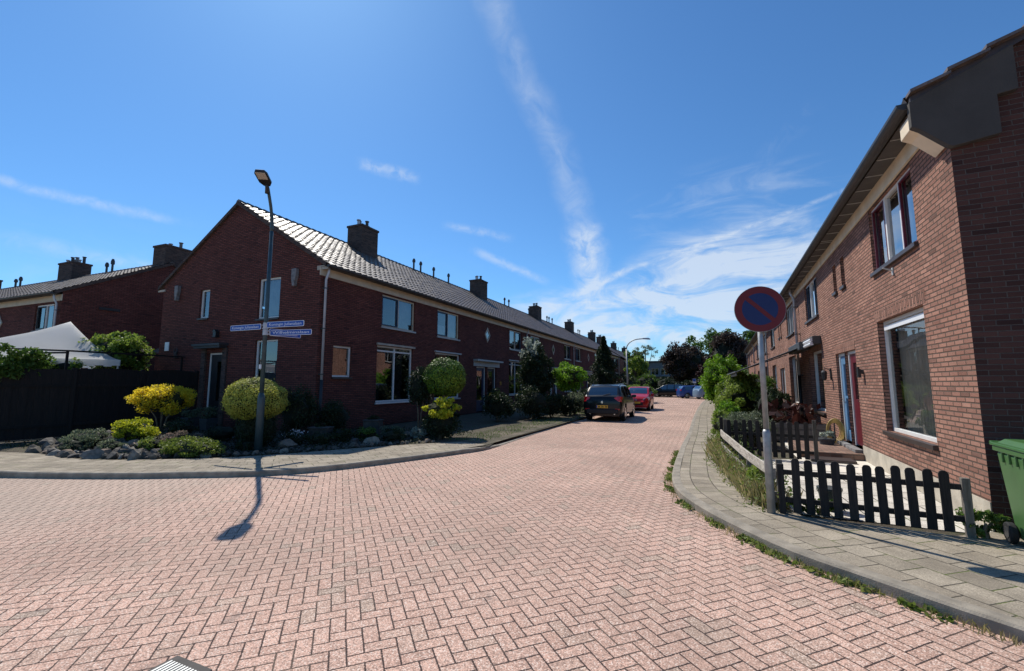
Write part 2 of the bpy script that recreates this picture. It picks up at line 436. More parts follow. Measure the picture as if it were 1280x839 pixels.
def root(name, label, cat, loc=(0, 0, 0), rz=0, group=None):
    o = bpy.data.objects.new(name, None); COL.objects.link(o); o.empty_display_size = .1
    o.location = loc; o.rotation_euler = (0, 0, rz); tag(o, label, cat, group); return o
def tag(o, label, cat, group=None):
    o['label'] = label; o['category'] = cat
    if group: o['group'] = group
    return o
def struct(o): o['kind'] = 'structure'; return o
def stuff(o): o['kind'] = 'stuff'; return o
def copy_tree(o, loc, rz=None, label=None, parent=None, scale=None):
    c = o.copy(); COL.objects.link(c)
    if parent is not None: c.parent = parent
    else:
        c.location = loc
        if rz is not None: c.rotation_euler = (0, 0, rz)
        if label: c['label'] = label
        if scale: c.scale = scale
    for ch in list(o.children): copy_tree(ch, None, parent=c)
    return c

# ---------------------------------------------------------------- ground, road, pavements
def sheet(name, poly, z, mat):
    me = bpy.data.meshes.new(name); me.from_pydata([(x, y, z) for x, y in poly], [], [tuple(range(len(poly)))])
    me.materials.append(MT[mat]); me.update()
    if me.polygons[0].normal.z < 0: me.flip_normals()
    boxuv(me); o = bpy.data.objects.new(name, me); COL.objects.link(o); return struct(o)
def resample(pts, step=.25):
    P = [Vector((p[0], p[1])) for p in pts]; n = len(P); out = []
    for i in range(n - 1):
        p0, p1, p2, p3 = P[max(i - 1, 0)], P[i], P[i + 1], P[min(i + 2, n - 1)]
        m = max(1, int((p2 - p1).length / step))
        for k in range(m):
            t = k / m
            out.append(.5 * ((2 * p1) + (p2 - p0) * t + (2 * p0 - 5 * p1 + 4 * p2 - p3) * t * t + (3 * p1 - p0 - 3 * p2 + p3) * t ** 3))
    out.append(P[-1]); return out
def strip(name, A, off0, off1, z0, z1, mat, step=.25, st=True):
    """flat strip along polyline A between two sideways offsets"""
    P = resample(A, step); n = len(P); vs = []; uv = []; s = 0
    for i, p in enumerate(P):
        t = (P[min(i + 1, n - 1)] - P[max(i - 1, 0)]).normalized(); nn = Vector((-t.y, t.x))
        if i: s += (P[i] - P[i - 1]).length
        a = p + nn * off0; b = p + nn * off1
        vs += [(a.x, a.y, z0), (b.x, b.y, z1)]; uv += [(s, off0), (s, off1)]
    fs = [(2 * i, 2 * i + 1, 2 * i + 3, 2 * i + 2) for i in range(n - 1)]
    return vs, fs, uv
def mesh_uv(name, vs, fs, uv, mat):
    me = bpy.data.meshes.new(name); me.from_pydata(vs, [], fs); me.materials.append(MT[mat]); me.update()
    l = me.uv_layers.new(name='UVMap').data
    for lp in me.loops: l[lp.index].uv = uv[lp.vertex_index]
    if me.polygons and sum(p.normal.z for p in me.polygons) < 0: me.flip_normals()
    o = bpy.data.objects.new(name, me); COL.objects.link(o); return o

sheet('ground', [(-900, -900), (900, -900), (900, 1500), (-900, 1500)], -.16, 'ground')
sheet('road', [(-70, -40), (60, -40), (60, 66), (-70, 66)], -.10, 'road')

LK = [(-40, 1.2), (-22, 2.0), (-14, 3.1), (-11.81, 3.74), (-9.9, 4.45), (-8.61, 5.1), (-7.62, 5.68), (-7.0, 6.3), (-6.5, 7.1), (-6.0, 8.2), (-5.45, 9.5), (-5.2, 10.4), (-5.25, 12.8), (-5.45, 20.9), (-5.5, 30), (-5.4, 42), (-5.2, 52), (-6.5, 56), (-10, 58), (-40, 58)]
LG = [(-40, 3.6), (-22, 4.2), (-16.2, 4.6), (-14.31, 5.0), (-12.24, 5.05), (-10.86, 5.58), (-9.64, 6.39), (-8.92, 7.17), (-8.0, 8.6), (-6.97, 9.95), (-6.2, 10.7), (-6.3, 12.59), (-6.5, 15.27), (-6.4, 23.3), (-6.6, 40), (-6.6, 52), (-8, 54.5), (-40, 56)]
RK = [(14, 1.6), (7, 2.1), (3.2, 3.3), (1.86, 4.16), (1.16, 4.72), (.72, 5.12), (.3, 5.72), (-.1, 6.4), (-.4, 7.13), (-.55, 7.95), (-.61, 9.06), (-.62, 11.89), (-.56, 15.87), (-.54, 23.74), (-.4, 34), (-.1, 44), (.6, 49), (4, 52), (14, 53)]
RI = [(2.73, 5.9), (2.38, 6.24), (.79, 6.47), (.69, 7.12), (.46, 8.07), (.28, 9.45), (.17, 12.23), (.15, 16.16), (.2, 21.38), (.3, 34), (.6, 44), (1.4, 48), (4, 50.5), (14, 51.5)]

def kerb(name, A, side, fade=None):
    vs = []; fs = []; P = resample(A, .2); n = len(P); prof = [(0, -.14), (.0, -.015), (.018, .004), (.13, .006), (.13, -.14)]
    k = len(prof)
    for i, p in enumerate(P):
        t = (P[min(i + 1, n - 1)] - P[max(i - 1, 0)]).normalized(); nn = Vector((-t.y, t.x)) * side
        jz = (mnoise.noise(Vector((p.x * .8, p.y * .8, 0))) * .012)
        dz = 0
        if fade and p.y > fade and p.x > -12: dz = -min((p.y - fade) * .05, .085)
        for a, z in prof:
            q = p + nn * a; vs.append((q.x, q.y, z + (dz + jz if z > -.1 else 0)))
    for i in range(n - 1):
        for j in range(k - 1):
            f = (i * k + j, i * k + j + 1, (i + 1) * k + j + 1, (i + 1) * k + j); fs.append(f if side < 0 else f[::-1])
    mb = MB(); mb.add(vs, fs); return struct(mb.build(name, 'kerb'))
kerb('kerb_left', LK, 1, 9.5)
kerb('kerb_right', RK, -1)

def off(A, d):
    P = resample(A, .25); n = len(P); o = []
    for i, p in enumerate(P):
        t = (P[min(i + 1, n - 1)] - P[max(i - 1, 0)]).normalized(); nn = Vector((-t.y, t.x)); o.append(p + nn * d)
    return o
def between(name, A, B, zA, zB, mat, jit=0):
    """pavement between two polylines, uv = (length, distance)"""
    PA = off(A, 0); PB = resample(B, .25); N = 260
    def at(P, t):
        i = t * (len(P) - 1); a = int(min(i, len(P) - 2)); return P[a].lerp(P[a + 1], i - a)
    vs = []; uv = []; s = 0; pv = None
    for i in range(N + 1):
        a = at(PA, i / N)
        b = min(PB, key=lambda q: (q - a).length)
        if pv is not None: s += (a - pv).length
        pv = a; L = (b - a).length; M = 4
        for k in range(M + 1):
            q = a.lerp(b, k / M); vs.append((q.x, q.y, zA + (zB - zA) * k / M)); uv.append((s, L * k / M))
    fs = [(i * 5 + k, i * 5 + k + 1, (i + 1) * 5 + k + 1, (i + 1) * 5 + k) for i in range(N) for k in range(4)]
    return struct(mesh_uv(name, vs, fs, uv, mat))
# left pavement: a wedge of slabs that runs out at the dusty verge
sheet('garden_soil', [(x, y) for x, y in LK[:12]] + [(-5.35, 11), (-5.35, 52), (-6.5, 54.5), (-40, 56), (-60, 56), (-60, 1.2)], -.022, 'soil')
between('pavement_left', [(x - .0, y + .0) for x, y in [tuple(p) for p in off(LK[:12], .12)]], LG[:11], .0, .0, 'slab')
sheet('verge', [tuple(p) for p in resample([(-5.33, 10.2), (-5.37, 12.8), (-5.57, 20.9), (-5.6, 30), (-5.5, 50)], 2)] + [(-6.9, 50), (-6.7, 30), (-6.5, 23.3), (-6.6, 16), (-6.5, 12.5), (-6.25, 10.4)], -.012, 'verge')
# right side
sheet('garden_soil_right', [(x, y) for x, y in [tuple(p) for p in off(RK, -.1)]] + [(30, 53), (30, 1)], -.022, 'soil')
vs_, fs_, uv_ = strip('p', RK[5:], -.12, -1.02, 0, 0, 'slab')
struct(mesh_uv('pavement_right', vs_, fs_, uv_, 'slab'))
sheet('pavement_corner', [tuple(p) for p in off(RK[:9], -.14)] + [(.45, 7.9), (.79, 6.47), (2.38, 6.30), (2.80, 6.62), (14, 6.2), (14, 1.7)], -.003, 'slabrot')
sheet('garden_tiles', [(.95, 6.6), (2.80, 6.5), (3.02, 11.4), (3.2, 15), (1.9, 15), (1.8, 11.2), (1.05, 10.9)], -.012, 'garden_tiles')
sheet('garden_path', [(1.75, 9.9), (3.0, 9.9), (3.2, 15.6), (1.9, 15.6)], -.006, 'garden_slab')

# ---------------------------------------------------------------- house parts
def wall_holes(mb, W0, W1, z0, z1, holes, T, depth=.12, mi=0):
    old = mb.T; mb.T = T
    xs = sorted({W0, W1, *[h[0] for h in holes], *[h[1] for h in holes]}); zs = sorted({z0, z1, *[h[2] for h in holes], *[h[3] for h in holes]})
    for i in range(len(xs) - 1):
        for j in range(len(zs) - 1):
            cx, cz = (xs[i] + xs[i + 1]) / 2, (zs[j] + zs[j + 1]) / 2
            if any(h[0] < cx < h[1] and h[2] < cz < h[3] for h in holes): continue
            mb.quad((xs[i], 0, zs[j]), (xs[i + 1], 0, zs[j]), (xs[i + 1], 0, zs[j + 1]), (xs[i], 0, zs[j + 1]), mi)
    for a, b, c, d in [h[:4] for h in holes]:
        if a > W0 + .02: mb.quad((a, 0, c), (a, 0, d), (a, depth, d), (a, depth, c), mi)
        if b < W1 - .02: mb.quad((b, 0, c), (b, depth, c), (b, depth, d), (b, 0, d), mi)
        mb.quad((a, 0, d), (b, 0, d), (b, depth, d), (a, depth, d), mi); mb.quad((a, 0, c), (a, depth, c), (b, depth, c), (b, 0, c), mi)
    mb.T = old

def curtain(parent, T, x0, x1, z0, z1, y, mat, name='curtain', amp=.03, wl=.11):
    mb = MB(T); n = max(6, int((x1 - x0) / .03)); vs = []
    ph = random.random() * 6
    for i in range(n + 1):
        x = x0 + (x1 - x0) * i / n
        yy = y + amp * math.sin(x / wl * 2 * PI + ph + 1.3 * math.sin(x * 3.1))
        vs += [(x, yy, z0), (x, yy + .01 * math.sin(x * 9), z1)]
    mb.add(vs, [(2 * i, 2 * i + 2, 2 * i + 3, 2 * i + 1) for i in range(n)])
    return mb.build(name, mat, parent, smooth=True)

def window(parent, T, x0, x1, z0, z1, cols=(.5,), fm='white', recess=.07, fw=.06, sw=.045, sp_=.018, curt=None, sill='sill', silld=.06, top=None, sash=None, glass='glass', blind=None):
    g = .002; a, b, c, d = x0 + g, x1 - g, z0 + g, z1 - g
    mb = MB(T); y0, y1 = recess, recess + .07
    mb.box(a, b, y0, y1, c, c + fw); mb.box(a, b, y0, y1, d - fw, d)
    mb.box(a, a + fw, y0, y1, c + fw, d - fw); mb.box(b - fw, b, y0, y1, c + fw, d - fw)
    xs = [a + fw] + [a + (b - a) * q for q in cols] + [b - fw]
    for q in xs[1:-1]: mb.box(q - .03, q + .03, y0, y1, c + fw, d - fw)
    zt = d - fw
    if top: 
        zt = d - top; mb.box(a + fw, b - fw, y0 + .002, y1, zt - .03, zt + .03)
    fr = mb.build('window', fm, parent, bevel=.004)
    if sash:
        for k in sash:
            ms = MB(T); p, q = xs[k] + (.03 if k else 0), xs[k + 1] - (.03 if k < len(xs) - 2 else 0)
            s = sw; ya, yb = y0 - sp_, y0 + .03
            ms.box(p, q, ya, yb, c + fw, c + fw + s); ms.box(p, q, ya, yb, zt - s, zt - .001)
            ms.box(p, p + s, ya, yb, c + fw + s, zt - s); ms.box(q - s, q, ya, yb, c + fw + s, zt - s)
            ms.build('sash', sash_mat[0], fr, bevel=.003)
    for k in range(len(xs) - 1):
        mg = MB(T); mg.quad((xs[k], y0 + .04, c + fw), (xs[k + 1], y0 + .04, c + fw), (xs[k + 1], y0 + .04, d - fw), (xs[k], y0 + .04, d - fw))
        mg.build('pane', glass, fr)
    if sill:
        ms = MB(T); ms.box(x0 - .03, x1 + .03, -silld, recess, z0 - .07, z0 - .001); ms.build('sill', sill, fr, bevel=.006)
    if curt:
        for (u0, u1, v0, v1, mat) in curt:
            curtain(fr, T, a + (b - a) * u0, a + (b - a) * u1, c + (d - c) * v0, c + (d - c) * v1, recess + .22, mat)
    if blind:
        mq = MB(T); n = int((d - c) * blind / .05)
        for i in range(n):
            z = d - .08 - i * .05; mq.quad((a + fw, y1 + .02, z), (b - fw, y1 + .02, z), (b - fw, y1 + .05, z - .03), (a + fw, y1 + .05, z - .03))
        mq.build('blind', 'curtl', fr)
    return fr
sash_mat = ['dark']

def door(parent, T, x0, x1, z0, z1, leafmat_, fm='white', recess=.12, glaz=(.15, .85, .45, .92), hside=1, name='door', split=False):
    fw = .07; mb = MB(T); g = .002
    mb.box(x0 + g, x1 - g, recess, recess + .08, z1 - fw, z1 - g); mb.box(x0 + g, x0 + fw, recess, recess + .08, z0, z1 - fw); mb.box(x1 - fw, x1 - g, recess, recess + .08, z0, z1 - fw)
    a, b, c, d = x0 + fw, x1 - fw, z0 + .03, z1 - fw
    ml = MB(T); y0, y1 = recess + .025, recess + .065
    ga, gb, gc, gd = a + (b - a) * glaz[0], a + (b - a) * glaz[1], c + (d - c) * glaz[2], c + (d - c) * glaz[3]
    ml.box(a, ga, y0, y1, c, d); ml.box(gb, b, y0, y1, c, d); ml.box(ga, gb, y0, y1, c, gc); ml.box(ga, gb, y0, y1, gd, d)
    if split: ml.box(ga, gb, y0 - .004, y0 + .02, (gc + gd) / 2 - .03, (gc + gd) / 2 + .03)
    o = ml.build(name, leafmat_, parent, bevel=.004)
    mb.build('door_frame', fm, o, bevel=.004)
    mg = MB(T); mg.quad((ga, y0 + .02, gc), (gb, y0 + .02, gc), (gb, y0 + .02, gd), (ga, y0 + .02, gd)); mg.build('pane', 'glass', o)
    mbk = MB(T); mbk.quad((ga - .01, y1 + .06, gc), (gb + .01, y1 + .06, gc), (gb + .01, y1 + .06, gd), (ga - .01, y1 + .06, gd)); mbk.build('curtain', 'roomdark', o)  # flat dark sheet standing in for the unlit hall behind the pane
    hx = b - .06 if hside > 0 else a + .06; zc = z0 + 1.02
    mh = MB(T); mh.box(hx - .02, hx + .02, y0 - .012, y0 - .001, zc - .1, zc + .1); mh.tube([(hx, y0 - .012, zc), (hx, y0 - .055, zc), (hx - hside * .11, y0 - .055, zc)], .01, 8)
    mh.build('handle', 'chrome', o)
    return o

def roof_slope(mb, x0, x1, ye, ze, yr, zr, tw=.3, course=.33, ns=8):
    """pantile slope in house frame from eave (ye,ze) to ridge (yr,zr)"""
    ntl = max(1, round((x1 - x0) / tw)); tw = (x1 - x0) / ntl
    L = math.hypot(yr - ye, zr - ze); nc = max(1, round(L / course)); dy, dz = (yr - ye) / L, (zr - ze) / L
    ny, nz = -dz * (1 if dy > 0 else -1) * 1.0, abs(dy)
    prof = []
    for k in range(ns + 1):
        t = k / ns
        prof.append((t, .032 * (math.cos(2 * PI * t) * .5 + .5) ** 1.3 + .006 * math.sin(4 * PI * t)))
    xs = [(x0 + (i + t) * tw, h, i) for i in range(ntl) for t, h in prof[:-1]] + [(x1, prof[-1][1], ntl - 1)]
    nx = len(xs); vs = []; fs = []
    rows = []
    for c in range(nc):
        rows.append((c * L / nc - (.0 if c else .03), .030, c)); rows.append(((c + 1) * L / nc, .002, c))
    for s, lift, c in rows:
        for x, h, i in xs:
            j = (math.sin(i * 12.9898 + c * 78.233) * 43758.5453) % 1 * .006
            hh = h + lift + j
            vs.append((x, ye + dy * s + ny * hh, ze + dz * s + nz * hh))
    for r in range(len(rows) - 1):
        for i in range(nx - 1):
            f = (r * nx + i, r * nx + i + 1, (r + 1) * nx + i + 1, (r + 1) * nx + i)
            fs.append(f if dy > 0 else f[::-1])
    # thickness at the eave
    b = len(vs)
    for x, h, i in xs: vs.append((x, ye - dy * .03 + ny * -.02, ze - dz * .03 - .02))
    for i in range(nx - 1): fs.append((b + i, b + i + 1, i + 1, i))
    mb.add(vs, fs)

def chimney(parent, x, y, ztop, zbot, w=1.1, d=.75, pots=4):
    m = MB(); m.box(x - w / 2, x + w / 2, y - d / 2, y + d / 2, zbot, ztop - .1); m.box(x - w / 2 - .04, x + w / 2 + .04, y - d / 2 - .04, y + d / 2 + .04, ztop - .1, ztop)
    c = m.build('chimney', 'brick_ch', parent)
    m = MB(); m.box(x - w / 2 - .1, x + w / 2 + .1, y - d / 2 - .1, y + d / 2 + .1, zbot + .25, zbot + .33)
    for i in range(pots):
        q = MB(); px = x - w / 2 + w * (i + .5) / pots; py = y + (.12 if i % 2 else -.1); h = .22 + .06 * ((i * 7) % 3)
        q.tube([(px, py, ztop), (px, py, ztop + h)], .075, 10, 0); q.tube([(px, py, ztop + h + .03), (px, py, ztop + h + .07)], .105, 10, 0)
        for a in range(3): q.tube([(px + .07 * math.cos(a * 2.1), py + .07 * math.sin(a * 2.1), ztop + h), (px + .07 * math.cos(a * 2.1), py + .07 * math.sin(a * 2.1), ztop + h + .03)], .008, 5)
        q.build('chimney_pot', ['zinc', 'anchor', 'gutter'][i % 3], c, smooth=False)
    return c
def vent(parent, x, y, z, h=.45):
    m = MB(); m.tube([(x, y, z - .3), (x, y, z + h * .55), (x, y, z + h * .56), (x, y, z + h * .8), (x, y, z + h)], [.055, .055, .095, .095, .05], 10); m.build('roof_vent', 'gutter', parent)
def drain(parent, x, zt, zb=0, y=-.11, low=1.7):
    m = MB(); m.tube([(x, -.22, zt + .1), (x, -.21, zt - .08), (x, y, zt - .3), (x, y, low)], .04, 10)
    o = m.build('drainpipe', 'zinc', parent, smooth=True)
    m = MB(); m.tube([(x, y, low + .02), (x, y, zb)], .05, 10); m.build('drain_foot', 'pipelow', o, smooth=True)
    m = MB(); 
    for z in (zt - .6, 3.4, 1.9): m.box(x - .055, x + .055, y - .045, 0, z - .015, z + .015)
    m.build('bracket', 'gutter', o, sep=True)
def diamond(parent, T, x, z, hw=.36, hh=.44):
    m = MB(T); P = [(x, z - hh), (x + hw, z), (x, z + hh), (x - hw, z)]; s = .66; Q = [(x, z - hh * s), (x + hw * s, z), (x, z + hh * s), (x - hw * s, z)]
    for i in range(4):
        j = (i + 1) % 4; a, b, c, d = P[i], P[j], Q[j], Q[i]
        for y, fl in ((-.03, 0),): m.quad((a[0], y, a[1]), (b[0], y, b[1]), (c[0], y, c[1]), (d[0], y, d[1]))
        m.quad((a[0], 0, a[1]), (b[0], 0, b[1]), (b[0], -.03, b[1]), (a[0], -.03, a[1])); m.quad((d[0], -.03, d[1]), (c[0], -.03, c[1]), (c[0], -.004, c[1]), (d[0], -.004, d[1]))
    o = m.build('diamond_window', 'creamdark', parent)
    m = MB(T); m.quad(*[(q[0], -.006, q[1]) for q in Q]); m.build('pane', 'glass_s', o)
    return o

def gable_tri(mb, x, D, ze, zr, outward):
    v = [(x, 0, ze), (x, D, ze), (x, D / 2, zr)]; mb.add(v, [(0, 2, 1) if outward < 0 else (0, 1, 2)])

TI = Matrix()
def shell(h, W, D, holes, ze, zr, brickm, tile, side=None, pitch_over=.30, fascia='cream', gableL=False, gableR=False, gholes=(), eave_z=None, ns=8, backroof=True, gmat=None, fz=.18, plinth=None, verge=.0, depth=.12):
    _sl = (zr + .02) - ze; _sl = _sl / (D / 2 + pitch_over); zg0 = ze + .16 + pitch_over * _sl - .05; zga = zr + .12
    m = MB(); wall_holes(m, 0, W, 0, ze, holes, TI, depth); m.quad((W, D, 0), (0, D, 0), (0, D, ze), (W, D, ze))
    if gableR: m.add([(W, 0, 0), (W, D, 0), (W, D, zg0), (W, D / 2, zga), (W, 0, zg0)], [(0, 1, 2, 3, 4)])
    else: m.quad((W - .003, 0, 0), (W - .003, D, 0), (W - .003, D, ze), (W - .003, 0, ze))
    if not gableL: m.quad((.003, 0, 0), (.003, 0, ze), (.003, D, ze), (.003, D, 0))
    w = m.build('wall', brickm, h)
    if gableL:
        m = MB(); TG = Matrix(((0, 1, 0, 0), (-1, 0, 0, D), (0, 0, 1, 0), (0, 0, 0, 1)))
        wall_holes(m, 0, D, 0, ze, gholes, TG, depth); m.add([(0, 0, ze), (0, D, ze), (0, D, zg0), (0, D / 2, zga), (0, 0, zg0)], [(0, 4, 3, 2, 1)])
        m.build('gable_wall', gmat or brickm, h)
    tz = (zr - ze) / (D / 2); ye = -pitch_over; zev = ze + .16 - pitch_over * tz * .0
    zrr = zr + .18; vx0 = -verge if gableL else 0; vx1 = W + (verge if gableR else 0)
    m = MB(); roof_slope(m, vx0, vx1, ye, zev, D / 2, zrr, ns=ns)
    if backroof:
        yb = D + pitch_over; m.add([(vx0, yb, zev), (vx1, yb, zev), (vx1, D / 2, zrr), (vx0, D / 2, zrr)], [(3, 2, 1, 0)])
    r = m.build('roof', tile, h, smooth=False)
    m = MB(); n = max(1, int((vx1 - vx0) / .33)); st = (vx1 - vx0) / n
    for i in range(n):
        x0 = vx0 + i * st; m.tube([(x0 - .01, D / 2, zrr - .01), (x0 + st * .9, D / 2, zrr - .03), (x0 + st, D / 2, zrr - .035)], [.125, .115, .105], 8)
    m.build('ridge_tiles', tile, r)
    m = MB(); m.box(vx0, vx1, -.035, -.003, ze - fz, ze + .10); m.build('fascia', fascia, h)
    # gutter: half round trough with soffit behind
    m = MB(); vs = []; seg = 8
    for xx in (vx0, vx1):
        for k in range(seg + 1):
            a = PI * k / seg; vs.append((xx, ye - .045 - math.cos(a) * .085, ze + .13 - math.sin(a) * .08))
    fs = [(k, k + 1, seg + 2 + k, seg + 1 + k) for k in range(seg)] + [tuple(range(seg + 1))] + [tuple(range(2 * seg + 1, seg, -1))]
    m.add(vs, fs)
    for xx in (vx0,): pass
    m.build('gutter', 'gutter', h, smooth=False)
    m = MB(); m.quad((vx0, -.036, ze + .09), (vx0, ye + .05, ze + .09), (vx1, ye + .05, ze + .09), (vx1, -.036, ze + .09)); m.build('soffit', 'greyboard', h)
    for gx, fl in ((0, gableL), (W, gableR)):
        if fl:
            s = -1 if gx == 0 else 1
            m = MB()
            for (ya, za, yb, zb) in ((ye, zev, D / 2, zrr), (D + pitch_over, zev, D / 2, zrr)):
                xa, xb = gx + s * .002, gx + s * (verge + .03)
                m.quad((xb, ya, za + .03), (xb, yb, zb + .03), (xb, yb, zb - .11), (xb, ya, za - .10)); m.quad((xa, ya, za - .10), (xa, yb, zb - .11), (xb, yb, zb - .11), (xb, ya, za - .10)); m.quad((xa, ya, za + .04), (xa, yb, zb + .04), (xb, yb, zb + .03), (xb, ya, za + .03))
            m.build('verge_board', 'brick_ch', h, sep=True)
    return w, r

# ---------------------------------------------------------------- left row of brick houses
ZE, ZR, DL = 5.36, 8.26, 8.75
WB = (1.0, 2.2, 3.1)
LX, LY = -11.5, 10.45
rot90 = R(90)
def up_win(h, x0, x1, T=TI, v=0, z=(3.84, 5.13)):
    sash_mat[0] = 'navy' if v != 2 else 'greyframe'
    cur = [[(.5, 1, 0, 1, 'curtl')], [(0, .5, .2, 1, 'curtl')], [(0, 1, 0, 1, 'curtl')], [(0, .2, 0, 1, 'curtl'), (.8, 1, 0, 1, 'curtl')]][v % 4]
    return window(h, T, x0, x1, z[0], z[1], (.5,), 'cream', sash=[[0], [1], [0, 1], [1]][v % 4], curt=cur, sill='greyframe', glass='glass')
# end house
h = root('end_house', 'end of terrace brick house with its side gable and entrance door facing the junction', 'house', (LX, LY, 0), rot90, 'brick terrace houses left of the street')
TG = Matrix(((0, 1, 0, 0), (-1, 0, 0, DL), (0, 0, 1, 0), (0, 0, 0, 1)))   # gable frame: x from the back corner to the street corner
gh = [(2.42, 3.0, 4.1, 5.22), (5.75, 6.85, 3.88, 5.34), (5.75, 6.88, 1.0, 3.12), (3.1, 4.05, 0, 2.75)]
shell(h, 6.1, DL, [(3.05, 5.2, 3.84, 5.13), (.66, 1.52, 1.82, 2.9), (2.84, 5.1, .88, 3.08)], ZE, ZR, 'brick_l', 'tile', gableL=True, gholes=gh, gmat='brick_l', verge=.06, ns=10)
up_win(h, 3.05, 5.2, v=0)
window(h, TI, .66, 1.52, 1.82, 2.9, (), 'white', curt=[(0, 1, 0, 1, 'roomdark')], glass='glass_s')
window(h, TI, 2.84, 5.1, .88, 3.08, (.5,), 'white', curt=[(.0, .22, 0, .95, 'curt'), (.24, .46, .1, .95, 'curtb'), (.52, .68, .2, .95, 'curtb'), (.66, .86, 0, .92, 'curt')], glass='glass_s', sill='white', top=.2)
m = MB(); m.box(2.8, 5.16, -.09, -.002, 3.09, 3.17); m.build('sunblind_box', 'creamdark', h)
sash_mat[0] = 'greyframe'
window(h, TG, *gh[0], (), 'white', curt=[(0, 1, 0, 1, 'curtl')])
window(h, TG, *gh[1], (), 'white', curt=[(0, 1, .1, 1, 'curtl')])
window(h, TG, *gh[2], (), 'white', curt=[(.1, 1, 0, 1, 'curt')], glass='glass')
door(h, TG, *gh[3], 'dark', 'white', glaz=(.42, .86, .35, .9))
m = MB(TG); m.box(2.7, 4.3, -.35, -.002, 2.98, 3.06); m.box(2.75, 4.25, -.3, -.01, 2.9, 2.98); o = m.build('door_canopy', 'gutter', h)
m = MB(TG); m.box(2.85, 3.08, -.06, -.002, 0, 2.9); m.box(4.07, 4.3, -.06, -.002, 0, 2.9); m.build('door_surround', 'brick_ch', h, sep=True)
m = MB(TG); m.box(3.55, 3.75, -.16, -.002, 3.32, 3.34); m.box(3.57, 3.73, -.14, -.004, 3.34, 3.52); m.prism([(3.54, 3.52), (3.76, 3.52), (3.65, 3.6)], -.16, -.002); m.build('wall_lamp', 'lampdark', h)
m = MB(TG); m.box(.42, .68, -.03, -.002, 2.9, 3.25); m.build('notice', 'signwhite', h, bevel=.004)
m = MB(TG)
for s_ in (-1, 1): m.tube([(1.2, -.03, 2.6), (1.2 + s_ * .1, -.04, 2.85), (1.2 + s_ * .06, -.04, 3.0)], [.03, .022, .012], 6); m.tube([(1.2, -.03, 2.85), (1.2 + s_ * .12, -.03, 2.6)], [.03, .02], 6)
m.build('wall_ornament', 'sill', h, sep=True)
for cx_ in (1.05, 7.62):
    m = MB(TG); m.prism([(cx_ - .12, 5.5), (cx_ + .1, 5.5), (cx_ + .1, 5.25), (cx_ + .04, 5.05), (cx_ + .04, 4.9), (cx_ - .06, 4.9), (cx_ - .12, 5.2)], -.13, -.002); m.build('corbel_stone', 'anchor', h, bevel=.01)
m = MB(TG); m.box(-.35, .12, -.04, -.002, 5.36, 5.44); m.box(DL - .15, DL + .32, -.04, -.002, 5.36, 5.5); m.build('verge_stop', 'creamdark', h, sep=True)
drain(h, .12, 5.35)
chimney(h, 6.0, DL / 2 - .5, 9.35, 7.7, 1.15, .9, 4)

def lhouse(name, label, s0, W, mirror, chim, vents, dx=0, dy=0, k=0, gR=False, lblpos=None):
    """party line at x=0 side (mirror) or x=W side; window .87-2.87 from the outer edge"""
    f = (lambda a, b: (a, b)) if not mirror else (lambda a, b: (W - b, W - a))
    h = root(name, label, 'house', (LX + dx, LY + s0 + dy, 0), rot90, 'brick terrace houses left of the street')
    uw = (*f(.87, 2.9), 3.84, 5.13); gw = (*f(.72, 3.0), .88, 3.06); dd = (*f(W - 1.28, W - .06), 0, 2.55)
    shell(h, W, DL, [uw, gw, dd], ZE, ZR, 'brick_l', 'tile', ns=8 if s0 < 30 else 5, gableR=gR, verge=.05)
    up_win(h, uw[0], uw[1], v=k)
    window(h, TI, *gw, (.5,) if k % 2 else (), ['white', 'greyframe', 'white'][k % 3], curt=[(0, .15, 0, 1, 'curtl'), (.85, 1, 0, 1, 'curt')], glass='glass_s', sill='greyframe', top=.22 if k % 2 else None)
    m = MB(); m.box(gw[0] - .06, gw[1] + .06, -.07, -.002, 3.07, 3.14); m.build('lintel_board', 'greyframe', h)
    door(h, TI, dd[0], dd[1], 0.02, dd[3], ['navy', 'dark', 'greyframe', 'white'][k % 4], 'white', glaz=(.2, .8, .25, .93), hside=-1 if mirror else 1, split=False)
    cw = f(W - 1.65, W - .003); m = MB(); m.box(cw[0], cw[1], -.28, -.002, 2.84, 2.93); m.box(cw[0], cw[1], -.02, -.002, 2.56, 2.84); m.build('door_canopy', 'greyframe', h)
    if not mirror: diamond(h, TI, W - .001, 4.42)
    if k == 1:
        m = MB(); nx = W - (W - 1.75); m.box(1.72, 1.8, -.02, -.002, 1.5, 1.72); m.box(1.86, 1.93, -.02, -.002, 1.5, 1.72); m.build('house_number', 'brass', h, sep=True)
    if mirror: drain(h, W - .1, 5.35)
    if chim: chimney(h, W if mirror else 0, DL / 2 - .5, 9.35, 7.7, 1.15, .9, 3 + k % 2)
    for vx in vents: vent(h, vx, DL / 2 - .15, 8.6, .5)
    return h
hl = ['brick terrace house behind the topiary ball, a paper taped in its upper window', 'brick terrace house with the white framed double doors and small brass number',
      'brick terrace house behind the dark shrub with pale top leaves', 'brick terrace house above the bright green round tree',
      'brick terrace house beside the bright green tree, its lower front hidden by the black car', 'brick terrace house right behind the pointed conifer, reached past the black car',
      'brick terrace house half hidden by the conifer, second from the row\'s far end', 'last brick terrace house of the front row with the far gable']
s0 = 6.1; kk = 0
lhs = []
for p in range(4):
    last = p == 3
    a = lhouse('terrace_house', hl[2 * p], s0, 6.12, False, False, [5.5] if p % 2 else [5.3, 4.6], k=kk); kk += 1
    b = lhouse('terrace_house', hl[2 * p + 1], s0 + 6.12, 6.13, True, True, [.6, 2.4] if p == 0 else [.3, 5.2][:1 + p % 2], k=kk, gR=last); kk += 1
    lhs += [a, b]; s0 += 12.25
